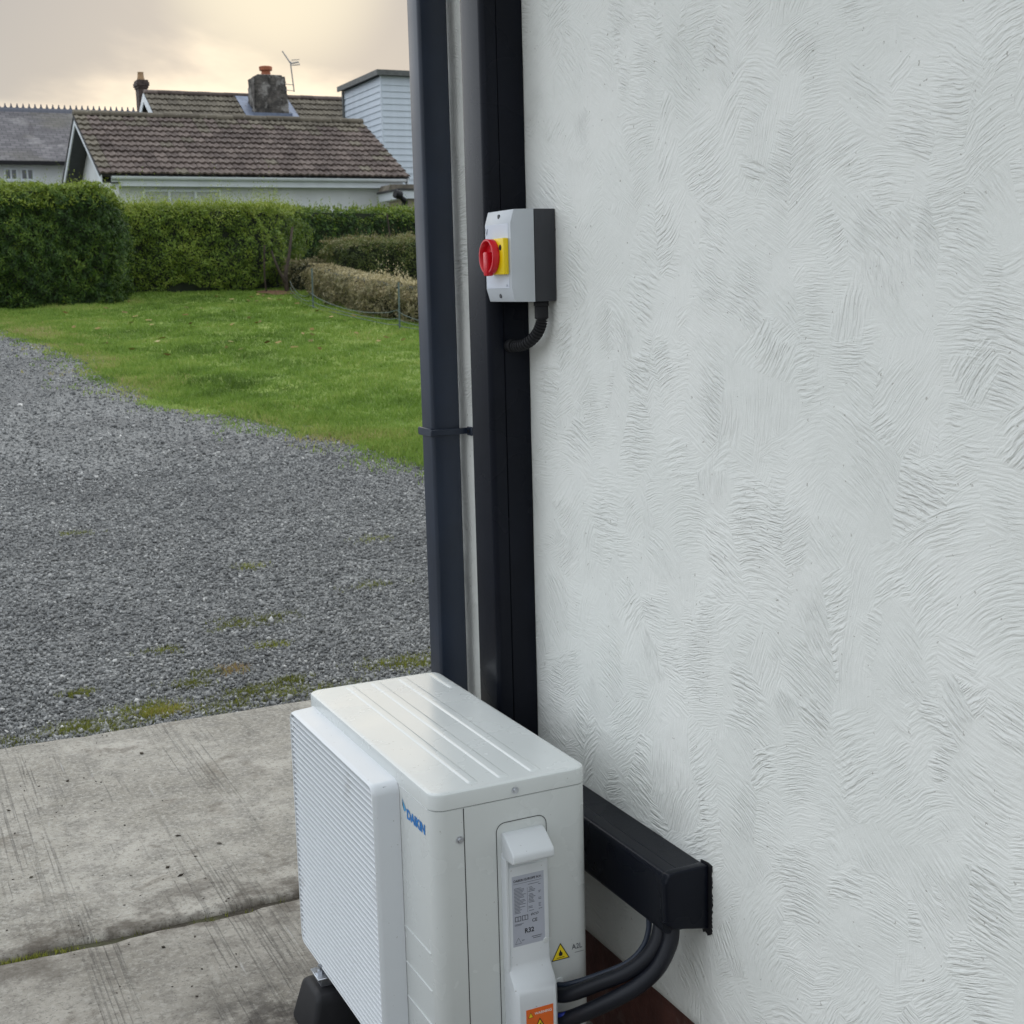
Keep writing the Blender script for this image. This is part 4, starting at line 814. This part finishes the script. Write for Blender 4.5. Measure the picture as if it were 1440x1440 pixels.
# ------------------------------------------------------------------ houses beyond the hedge
WWALL = mat('white_wall_paint', (0.66, 0.68, 0.68), 0.8, var=0.06, vscale=1.5, bump=0.004, bscale=30)
WTRIM = mat('white_trim', (0.66, 0.70, 0.73), 0.45, var=0.05, vscale=2); GLASS = mat('window_glass', (0.05, 0.06, 0.07), 0.06, var=0.3, vscale=2, spec=0.8); BLIND = mat('window_blind', (0.46, 0.48, 0.47), 0.6, var=0.05)
LEAD = mat('lead_flashing', (0.16, 0.19, 0.26), 0.45, 0.3, var=0.15, vscale=5)
def tile_mat(name, c1, c2, lich, lf):
    m = NT(name); oi = m.n('ShaderNodeObjectInfo'); k = m.mix(oi.outputs['Random'], c1, c2)
    gp = m.n('ShaderNodeNewGeometry'); P_ = gp.outputs['Position']
    k = m.mix(m.ramp(m.noise(7, 5, 0.7, vec=P_), 0.56, 0.74, 0, lf), k, lich); k = m.mix(m.ramp(m.noise(1.1, 3, 0.6, vec=P_), 0.45, 0.7, 0, 0.4), k, tuple(x*0.7 for x in c1))
    k = m.mix(m.ramp(m.noise(16, 2, 0.5, vec=P_), 0.68, 0.73, 0, 0.75), k, (0.42, 0.40, 0.36))
    m.set(k, 0.85, spec=0.25); m.bump(m.noise(40, 3, vec=P_), 0.006); return m.m
TILE = tile_mat('concrete_tile', (0.105, 0.080, 0.070), (0.185, 0.145, 0.125), (0.30, 0.27, 0.23), 0.6); TILE_M = tile_mat('mossy_tile', (0.115, 0.098, 0.075), (0.19, 0.165, 0.125), (0.26, 0.235, 0.18), 0.6)
def tile_mesh(name, wd, ln, m, rise=0.030):
    """one interlocking tile: double roll cross-section, thick lower nose; x across, y up the slope"""
    mb = MB(); xs = np.linspace(0, wd, 11); prof_ = np.array([0, 0.5, 1.0, 0.8, 0.2, 0.0, 0.0, 0.5, 1.0, 0.6, 0.05])*rise
    v = []; 
    for yv, zb in ((-0.07, 0.060), (ln, 0.004)):
        v += [(x, yv, zb+p) for x, p in zip(xs, prof_)]
    v += [(x, -0.07, p*0.8+0.022) for x, p in zip(xs, prof_)]
    n = 11; f = [(i, i+1, n+i+1, n+i) for i in range(n-1)]+[(2*n+i, 2*n+i+1, i+1, i) for i in range(n-1)]
    mb.add(v, f); return mb.mesh(name, m, smooth=False)
def tiled_slope(parent, x0, x1, y0, z0, y1, z1, ncol, nrow, mats, under, row0=0):
    """roof slope from eave (y0,z0) to ridge (y1,z1); every tile an object of its own"""
    sl = math.hypot(y1-y0, z1-z0); an = math.atan2(z1-z0, y1-y0); wd = (x1-x0)/ncol; ln = sl/nrow
    ms = [tile_mesh('tile', wd*0.985, ln, m) for m in mats]
    mb = MB(); th = 0.06; ny, nz_ = -math.sin(an), math.cos(an)
    mb.add([(x0, y0, z0-0.01), (x1, y0, z0-0.01), (x1, y1, z1-0.01), (x0, y1, z1-0.01), (x0, y0-ny*th, z0-0.01-nz_*th), (x1, y0-ny*th, z0-0.01-nz_*th), (x1, y1-ny*th, z1-0.01-nz_*th), (x0, y1-ny*th, z1-0.01-nz_*th)], [(0, 1, 2, 3), (7, 6, 5, 4), (0, 4, 5, 1), (2, 6, 7, 3), (0, 3, 7, 4), (1, 5, 6, 2)])
    rf = part('roof', mb, under, parent)
    for r_ in range(row0, nrow):
        for c_ in range(ncol):
            o = link('tile', ms[1] if (r_ >= nrow-2 and random.random() < 0.55) or (c_ == 0 and random.random() < 0.8) or random.random() < 0.05 else ms[0], rf)
            yy = y0+(y1-y0)*r_/nrow; zz = z0+(z1-z0)*r_/nrow
            o.location = (x0+c_*wd+random.uniform(-.006, .006), yy+random.uniform(-.006, .006), zz+random.uniform(-.004, .006)); o.rotation_euler = (an+random.uniform(-.008, .008), 0, random.uniform(-.01, .01))
    return rf, an
def window(parent, x0, x1, z0, z1, y, npane, pane=None, trans=None):
    mb = MB(); t = 0.055
    mb.box(x0, x1, y-0.03, y+0.03, z0, z0+t); mb.box(x0, x1, y-0.03, y+0.03, z1-t, z1)
    for k in range(npane+1):
        xc = x0+(x1-x0)*k/npane; a_, b_ = (xc, xc+t) if k == 0 else ((xc-t, xc) if k == npane else (xc-t/2, xc+t/2)); mb.box(a_, b_, y-0.031, y+0.029, z0+t, z1-t)
    wdw = part('window', mb, WTRIM, parent)
    for k in range(npane):
        xa = x0+(x1-x0)*k/npane+t*0.5; xb = x0+(x1-x0)*(k+1)/npane-t*0.5
        mb = MB(); mb.box(xa, xb, y+0.002, y+0.008, z0+t, z1-t); part('pane', mb, (pane or GLASS), wdw)
    mb = MB(); mb.box(x0-0.05, x1+0.05, y-0.09, y+0.02, z0-0.05, z0); part('sill', mb, WTRIM, wdw)
    return wdw

# bungalow
bg = thing('bungalow', 'low white bungalow with brown tiled roof just behind the hedge', 'bungalow')
BX0, BX1, BY0, BYR, BZ0, BZR = 3.96, 11.38, 29.95, 33.2, 4.21, 5.86
zg = float(hgt(30))-0.1
mb = MB(); mb.box(BX0+0.45, BX1-0.35, BY0+0.32, 36.3, zg, BZ0-0.10)
mb.prism([(BY0+0.32, BZ0-0.10), (36.3, BZ0-0.10), (BYR, BZR-0.14)], BX0+0.45, BX1-0.35, 'x'); part('wall', mb, WWALL, bg)
rf, an = tiled_slope(bg, BX0, BX1, BY0, BZ0, BYR, BZR, 26, 11, (TILE, TILE_M), ROOFD)
mb = MB(); mb.add([(BX0, BYR, BZR), (BX1, BYR, BZR), (BX1, 36.6, BZ0), (BX0, 36.6, BZ0), (BX0, BYR, BZR-0.07), (BX1, BYR, BZR-0.07), (BX1, 36.6, BZ0-0.07), (BX0, 36.6, BZ0-0.07)], [(0, 1, 2, 3), (7, 6, 5, 4), (0, 3, 7, 4), (1, 5, 6, 2), (3, 2, 6, 7)]); part('roof', mb, ROOFD, bg, label='far slope of the roof')
def ridge_tiles(parent, x0, x1, y, z, n_, m, r=0.12):
    mb = MB(); L_ = (x1-x0)/n_; a = np.linspace(-0.35, math.pi+0.35, 8)
    v = [(xx, -r*math.cos(t), r*0.75*math.sin(t)) for xx in (0, L_*0.985) for t in a]; mb.add(v, [(i, i+1, 8+i+1, 8+i) for i in range(7)]+[tuple(range(8)), tuple(range(8, 16))]); me_ = mb.mesh('ridge_tile', m)
    for k in range(n_):
        o = link('ridge_tile', me_, parent); o.location = (x0+k*L_, y, z+random.uniform(-.008, .008))
ridge_tiles(rf, BX0, BX1, BYR, BZR+0.03, 17, TILE_M)
mb = MB(); mb.box(BX0+0.25, BX1-0.16, BY0+0.06, BY0+0.085, BZ0-0.265, BZ0-0.02); part('fascia', mb, WTRIM, bg)
mb = MB(); mb.box(BX0+0.25, BX1-0.16, BY0+0.085, BY0+0.33, BZ0-0.262, BZ0-0.245); part('soffit', mb, WTRIM, bg)
mb = MB(); a = np.linspace(0, math.pi, 8); pr = [(BY0-0.005-0.058*math.cos(t), BZ0-0.055-0.075*math.sin(t)) for t in a]+[(BY0-0.005+0.05*math.cos(t), BZ0-0.055-0.065*math.sin(t)) for t in a]
mb.prism(pr, BX0+0.25, BX1-0.10, 'x'); gu = part('gutter', mb, WTRIM, bg)
for k in range(9):
    xx = BX0+0.6+k*0.82; mb = MB(); mb.prism([(BY0-0.005-0.064*math.cos(t), BZ0-0.052-0.082*math.sin(t)) for t in a], xx, xx+0.07, 'x'); part('gutter_bracket', mb, WTRIM, gu)
def barge(parent, x, y0, z0, y1, z1, h=0.20, th=0.03, m=WTRIM):
    mb = MB(); mb.add([(x+d, y, z-o_) for d in (0, th) for (y, z, o_) in ((y0, z0, 0), (y1, z1, 0), (y1, z1, h), (y0, z0, h))], [(0, 1, 2, 3), (7, 6, 5, 4), (0, 4, 5, 1), (2, 6, 7, 3), (0, 3, 7, 4), (1, 5, 6, 2)]); return part('barge_board', mb, m, parent)
for xx in (BX0+0.02, BX1-0.05):
    barge(bg, xx, BY0, BZ0-0.03, BYR, BZR-0.03); barge(bg, xx, 36.6, BZ0-0.03, BYR, BZR-0.03)
# soffit boards under the left verge, coloured dark to stand for its shade
mb = MB(); mb.add([(BX0+0.05, BY0, BZ0-0.21), (BX0+0.45, BY0, BZ0-0.21), (BX0+0.45, BYR, BZR-0.21), (BX0+0.05, BYR, BZR-0.21), (BX0+0.05, 36.6, BZ0-0.21), (BX0+0.45, 36.6, BZ0-0.21)], [(0, 1, 2, 3), (3, 2, 5, 4)]); part('soffit', mb, mat('soffit_verge_shade', (0.055, 0.06, 0.065), 0.7), bg, label='soffit board coloured dark as the shade under the verge')
window(bg, 4.93, 6.75, 2.75, 3.89, BY0+0.30, 3, BLIND)
mb = MB(); mb.box(BX1-0.36, BX1-0.33, BY0+0.5, BY0+0.55, zg, BZ0-0.2); part('corner_trim', mb, WTRIM, bg)

# main house behind the bungalow
mh = thing('main_house', 'larger house behind with mossy tiled roof, stone chimney and white clad dormer', 'house')
MY0, MYR = 38.2, 42.0
MX0, MX1 = 7.42, 14.1; MZR = 7.66; MZ0 = MZR-(MYR-MY0)*0.60
mb = MB(); mb.box(MX0+0.3, 20.0, MY0+0.4, 45.6, 2.0, MZ0-0.1); mb.prism([(MY0+0.4, MZ0-0.10), (45.6, MZ0-0.10), (MYR, MZR-0.2)], MX0+0.3, 20.0, 'x'); part('wall', mb, WWALL, mh)
rf2, an2 = tiled_slope(mh, MX0, MX1, MY0, MZ0, MYR, MZR, 22, 11, (TILE_M, TILE_M), ROOFD, 6)
mb = MB(); mb.add([(MX0, MYR, MZR), (20, MYR, MZR), (20, 45.8, MZ0), (MX0, 45.8, MZ0)], [(0, 1, 2, 3)]); mb.add([(MX1, MYR, MZR), (20, MYR, MZR), (20, MY0, MZ0), (MX1, MY0, MZ0)], [(0, 3, 2, 1)]); part('roof', mb, ROOFD, mh, label='far slope of the roof')
ridge_tiles(rf2, MX0, MX1, MYR, MZR+0.03, 16, TILE)
for (ya, yb) in ((MY0, MYR), (45.8, MYR)): barge(mh, MX0-0.03, ya, MZ0-0.02, yb, MZR+0.0, 0.26)
mb = MB(); mb.box(MX0+0.27, MX0+0.3, MY0+0.8, 45.2, 4.5, MZ0); part('gable_cladding', mb, WTRIM, mh)

STONEC = NT('chimney_stone'); P_ = STONEC.tc.outputs['Object']
P_ = STONEC.n('ShaderNodeNewGeometry').outputs['Position']; bk = STONEC.mix(STONEC.ramp(STONEC.noise(5, 5, 0.7, vec=P_), 0.35, 0.7), (0.055, 0.05, 0.044), (0.17, 0.15, 0.13)); bk = STONEC.mix(STONEC.ramp(STONEC.noise(2.6, 5, 0.65, vec=P_), 0.50, 0.62, 0, 0.8), bk, (0.36, 0.34, 0.31)); STONEC.set(bk, 0.9); STONEC.bump(STONEC.noise(9, 5, 0.7), 0.03)
TERRA = mat('terracotta', (0.42, 0.14, 0.07), 0.8, var=0.25, vscale=6); BUFF = mat('buff_clay', (0.38, 0.24, 0.13), 0.85, var=0.2, vscale=6); BRICKC = mat('sooty_brick', (0.075, 0.055, 0.048), 0.9, var=0.4, vscale=10, bump=0.02, bscale=14)
def pot(parent, x, y, z, r, h, m, flare=True):
    mb = MB(); pf = [(0, r*1.05), (h*0.12, r*0.9), (h*0.55, r*0.82), (h*0.6, r*1.18), (h*0.92, r*1.25), (h*0.97, r*1.15), (h, r*0.9)] if flare else [(0, r*1.1), (h*0.5, r*0.85), (h*0.9, r*0.75), (h, r*0.85)]
    n = 14; mb.add([(x+q*math.cos(2*math.pi*k/n), y+q*math.sin(2*math.pi*k/n), z+hh_) for hh_, q in pf for k in range(n)], [(i*n+k, i*n+(k+1) % n, (i+1)*n+(k+1) % n, (i+1)*n+k) for i in range(len(pf)-1) for k in range(n)]+[tuple((len(pf)-1)*n+k for k in range(n))]); return part('chimney_pot', mb, m, parent, smooth=True)
# stone chimney: tapering stack built of stones
CXc, CYc = 11.10, 41.1; chz0, chz1 = 6.5, 8.15
mb = MB(); nx_ = 8
vs_ = []
for t in np.linspace(0, 1, 12):
    z = chz0+(chz1-chz0)*t; wdx = 0.555-0.09*t-0.05*max(0, t-0.9)/0.1; wdy = 0.42-0.06*t
    for (a_, b_) in ((-1, -1), (-.33, -1.0), (.33, -1.0), (1, -1), (1, -.3), (1, .3), (1, 1), (.33, 1), (-.33, 1), (-1, 1), (-1, .3), (-1, -.3)):
        vs_.append((CXc+a_*wdx+random.uniform(-.03, .03), CYc+b_*wdy+random.uniform(-.03, .03), z+random.uniform(-.02, .02)))
mb.add(vs_, [(i*12+k, i*12+(k+1) % 12, (i+1)*12+(k+1) % 12, (i+1)*12+k) for i in range(11) for k in range(12)]+[tuple(11*12+k for k in range(12))])
ch = part('chimney', mb, STONEC.m, mh)
# facing stones
def stone_piece():
    m_ = MB(); m_.box(-0.5, 0.5, -0.5, 0.5, -0.5, 0.5); me_ = m_.mesh('stone', STONEC.m, 0.12, 1)
    for v_ in me_.vertices: v_.co += Vector((random.uniform(-.06, .06), random.uniform(-.06, .06), random.uniform(-.06, .06)))
    return me_
sm = [stone_piece() for _ in range(4)]
z = chz0+0.05
while z < chz1-0.12:
    rh = min(random.uniform(0.14, 0.30), chz1-0.02-z); t = (z-chz0)/(chz1-chz0); wdx = 0.555-0.09*t-0.05*max(0, t-0.9)/0.1; wdy = 0.42-0.06*t
    for face in (0, 1):
        xx = -(wdx if face == 0 else wdy); en = -xx
        while xx < en-0.05:
            l_ = min(random.uniform(0.16, 0.48), en-xx); o = link('stone', random.choice(sm), ch)
            if face == 0: o.location = (CXc+xx+l_/2, CYc-wdy, z+rh/2); o.scale = (l_*1.03, 0.05+random.uniform(0, .035), rh*1.03)
            else: o.location = (CXc-wdx, CYc+xx+l_/2, z+rh/2); o.scale = (0.05+random.uniform(0, .035), l_*1.03, rh*1.03)
            o.rotation_euler = (random.uniform(-.05, .05), random.uniform(-.05, .05), random.uniform(-.04, .04)); xx += l_
    z += rh
mb = MB(); mb.box(CXc-0.40, CXc+0.40, CYc-0.32, CYc+0.32, chz1-0.01, chz1+0.05); part('chimney_cap', mb, STONEC.m, ch, 0.02, 1)
pot(ch, CXc-0.03, CYc, chz1+0.02, 0.17, 0.32, TERRA)
def on_roof(y): return MZ0+(MZR-MZ0)*(y-MY0)/(MYR-MY0)
for xa, xb in ((CXc-0.86, CXc-0.45), (CXc+0.45, CXc+0.84)):
    mb = MB(); mb.add([(x_, y_, on_roof(y_)+z_) for z_ in (0.085, 0.10) for x_, y_ in ((xa, 39.8), (xb, 39.8), (xb, 41.85), (xa, 41.85))], [(3, 2, 1, 0), (4, 5, 6, 7), (0, 1, 5, 4), (1, 2, 6, 5), (2, 3, 7, 6), (3, 0, 4, 7)]); part('flashing', mb, LEAD, ch)
mb = MB(); mb.box(CXc-0.62, CXc+0.62, CYc-0.50, CYc-0.43, 6.5, 7.02); part('flashing', mb, LEAD, ch)
# brick chimney at the gable
c2x, c2y = 7.556, 43.0
mb = MB(); mb.box(c2x-0.14, c2x+0.14, c2y-0.25, c2y+0.25, 5.2, 7.93); mb.box(c2x-0.165, c2x+0.165, c2y-0.28, c2y+0.28, 7.93, 8.0); mb.box(c2x-0.195, c2x+0.195, c2y-0.31, c2y+0.31, 8.0, 8.11); mb.box(c2x-0.17, c2x+0.17, c2y-0.28, c2y+0.28, 8.11, 8.18); ch2 = part('chimney', mb, BRICKC, mh, label='slim brick chimney with corbelled top')
pot(ch2, c2x, c2y, 8.17, 0.12, 0.27, BUFF, False)
# white clad box dormer
CLAD = mat('pale_blue_white_board', (0.56, 0.62, 0.68), 0.55, var=0.04, vscale=4)
DX0, DX1, DYF, DYB = 13.07, 16.2, 36.22, 39.6; DZ0, DZ1 = 3.6, 7.62
mb = MB(); mb.box(DX0+0.03, DX1, DYF+0.03, DYB, DZ0, DZ1-0.02); dm = part('dormer', mb, CLAD, mh, label='white clad box dormer')
bh = 0.178; nb = int((DZ1-DZ0)/bh)
mbf_ = MB(); mbf_.prism([(DYF-0.012, 0.0), (DYF+0.03, 0.0), (DYF+0.03, bh), (DYF+0.012, bh)], DX0-0.004, DX1, 'x'); fb = mbf_.mesh('cladding_board', CLAD)
mbs_ = MB(); mbs_.prism([(DX0-0.012, 0.0), (DX0+0.03, 0.0), (DX0+0.03, bh), (DX0+0.012, bh)], DYF+0.002, DYB, 'y'); sb_ = mbs_.mesh('cladding_board', CLAD)
for k in range(nb):
    o = link('cladding_board', fb, dm); o.location.z = DZ0+k*bh
    o = link('cladding_board', sb_, dm); o.location.z = DZ0+k*bh+0.001
mb = MB(); mb.box(DX0-0.022, DX0+0.02, DYF-0.022, DYF+0.02, DZ0, DZ1-0.01); part('corner_trim', mb, CLAD, dm)
TRIMD = mat('grey_roof_trim', (0.10, 0.105, 0.10), 0.6, var=0.2)
mb = MB(); mb.box(DX0-0.14, DX1+0.1, DYF-0.14, DYB+0.1, DZ1, DZ1+0.10); part('dormer_roof', mb, TRIMD, dm)
mb = MB(); mb.box(DX0-0.16, DX1+0.1, DYF-0.16, DYF-0.12, DZ1-0.03, DZ1+0.12); mb.box(DX0-0.16, DX0-0.12, DYF-0.12, DYB+0.1, DZ1-0.03, DZ1+0.12); part('dormer_trim', mb, TRIMD, dm)
mb = MB(); mb.box(DX0-0.05, DX0-0.01, DYB-0.12, DYB, 5.6, DZ1-0.03); part('dormer_trim', mb, TRIMD, dm)

# tv aerial
ae = thing('tv_aerial', 'thin grey television aerial on a mast beside the stone chimney', 'aerial')
AL = mat('aluminium', (0.25, 0.25, 0.25), 0.5, 0.5)
ax_, ay_ = 11.84, 40.7
mb = MB(); mb.tube([(ax_, ay_, 7.70), (ax_-0.08, ay_, 8.60)], 0.020, 8); part('mast', mb, AL, ae)
mb = MB(); mb.tube([(ax_-0.05, ay_, 8.52), (ax_-0.26, ay_+0.2, 8.94)], 0.020, 6)
mb.tube([(ax_-0.08, ay_, 8.54), (ax_+0.18, ay_-0.05, 8.60)], 0.016, 6); part('boom', mb, AL, ae)
for k in range(5):
    t = k/4; mb = MB(); xx = ax_-0.08+0.26*t; mb.tube([(xx, ay_-0.15, 8.47+0.03*t), (xx, ay_+0.15, 8.62+0.03*t)], 0.010, 5); part('element', mb, AL, ae)
for zz in (8.47, 8.63):
    mb = MB(); mb.tube([(ax_-0.08, ay_-0.12, zz), (ax_+0.18, ay_-0.12, zz+0.03)], 0.011, 5); part('reflector', mb, AL, ae)
for zz in (7.72, 7.90):
    mb = MB(); mb.tube([(CXc+0.45, ay_, zz+0.02), (ax_, ay_, zz)], 0.012, 5); part('bracket', mb, AL, ae)

# slate roofed house far left
sh = thing('slate_house', 'white house with weathered grey slate roof and spiky ridge at far left', 'house')
SX0, SX1, SY0, SYR, SZ0, SZR = -6.0, 9.6, 47.0, 51.0, 6.05, 8.17
SL = NT('slate'); mp = SL.n('ShaderNodeMapping'); SL.put(SL.tc.outputs['Object'], mp.inputs[0]); mp.inputs['Rotation'].default_value = (-math.atan2(SZR-SZ0, SYR-SY0), 0, 0)
brk = SL.n('ShaderNodeTexBrick'); SL.put(mp.outputs[0], brk.inputs['Vector']); brk.inputs['Scale'].default_value = 1.0; brk.inputs['Brick Width'].default_value = 0.3; brk.inputs['Row Height'].default_value = 0.2; brk.inputs['Mortar Size'].default_value = 0.012
brk.inputs['Color1'].default_value = (0.095, 0.088, 0.092, 1); brk.inputs['Color2'].default_value = (0.16, 0.148, 0.152, 1); brk.inputs['Mortar'].default_value = (0.05, 0.05, 0.055, 1)
ks = SL.mix(SL.ramp(SL.noise(0.8, 5, 0.7), 0.50, 0.68, 0, 0.75), brk.outputs[0], (0.30, 0.285, 0.28)); ks = SL.mix(SL.ramp(SL.noise(1.2, 4, 0.6, scl=(1, 0.25, 0.25)), 0.58, 0.70, 0, 0.6), ks, (0.05, 0.04, 0.045)); ks = SL.mix(SL.ramp(SL.noise(0.45, 3), 0.5, 0.7, 0, 0.4), ks, (0.13, 0.12, 0.075)); SL.set(ks, 0.7, spec=0.3); SL.bump(brk.outputs['Fac'], 0.02, 0.5)
mb = MB(); mb.box(SX0+0.2, SX1-0.2, SY0+0.3, 54.7, 2, SZ0-0.02); mb.prism([(SY0+0.3, SZ0-0.02), (54.7, SZ0-0.02), (SYR, SZR-0.15)], SX0+0.2, SX1-0.2, 'x'); part('wall', mb, WWALL, sh)
mb = MB(); mb.add([(x_, y_, z_-d_) for d_ in (0, 0.07) for x_, y_, z_ in ((SX0, SY0, SZ0), (SX1, SY0, SZ0), (SX1, SYR, SZR), (SX0, SYR, SZR), (SX1, 55, SZ0), (SX0, 55, SZ0))], [(0, 1, 2, 3), (3, 2, 4, 5), (9, 8, 7, 6), (11, 10, 8, 9), (0, 6, 7, 1), (5, 4, 10, 11), (0, 3, 9, 6), (3, 5, 11, 9), (1, 7, 8, 2), (2, 8, 10, 4)]); srf = part('roof', mb, SL.m, sh)
# crested ridge
CREST = mat('crested_ridge', (0.12, 0.125, 0.15), 0.7, var=0.2)
mb = MB(); L_ = 0.205; mb.prism([(-0.13, -0.12), (0.13, -0.12), (0.05, 0.05), (-0.05, 0.05)], 0, L_, 'x'); mb.prism([(0.04, 0.05), (L_-0.04, 0.05), (L_*0.66, 0.10), (L_*0.5+0.012, 0.20), (L_*0.5-0.012, 0.20), (L_*0.33, 0.10)], -0.02, 0.02, 'y'); cm = mb.mesh('ridge_tile', CREST)
for k in range(int((SX1-1.9)/L_)):
    o = link('ridge_tile', cm, srf); o.location = (1.9+k*L_, SYR, SZR+0.04)
mb = MB(); mb.box(SX0+0.1, 1.9, SYR-0.1, SYR+0.1, SZR-0.04, SZR+0.09); part('ridge_tile', mb, CREST, srf)
mb = MB(); mb.box(SX0, SX1, SY0-0.06, SY0+0.02, SZ0-0.14, SZ0-0.02); part('gutter', mb, RUB, sh)
for xa in (3.66, 4.18):
    window(sh, xa, xa+0.44, 5.42, 5.82, SY0+0.29, 2); window(sh, xa, xa+0.44, 4.70, 5.36, SY0+0.29, 2)

# flat-roofed porch at the right
pr_ = thing('porch', 'flat roofed porch with dark round rainwater hopper beside the bungalow', 'porch')
PX0, PYF = 10.55, 28.6
mb = MB(); mb.box(PX0+0.24, 15, PYF+0.15, 29.9, 1.7, 3.60); part('wall', mb, mat('beige_wall', (0.44, 0.38, 0.31), 0.85), pr_)
mb = MB(); mb.box(PX0+0.02, 15.1, PYF-0.02, 30.0, 3.60, 3.79); part('fascia', mb, WTRIM, pr_)
mb = MB(); mb.box(PX0-0.03, 15.2, PYF-0.06, 30.0, 3.79, 3.83); part('roof', mb, ROOFD, pr_)
mb = MB(); mb.prism([(PX0-0.02, 3.83), (15.2, 3.83), (15.2, 4.02), (PX0+0.05, 3.97)], 29.2, 29.9, 'y'); part('parapet', mb, mat('mossy_coping', (0.15, 0.13, 0.10), 0.9, var=0.3, vscale=5), pr_)
mb = MB(); mb.tube([(PX0-0.14, PYF-0.14, 3.70), (PX0+0.02, PYF-0.12, 3.66)], 0.10, 14); mb.tube([(PX0+0.0, PYF-0.12, 3.62), (PX0+0.16, PYF-0.1, 3.52)], 0.06, 10); part('hopper', mb, RUB, pr_, smooth=True)
mb = MB(); mb.box(PX0+0.10, PX0+0.21, PYF-0.08, PYF+0.10, 1.7, 3.585); part('downpipe', mb, RUB, pr_, 0.02, 2)
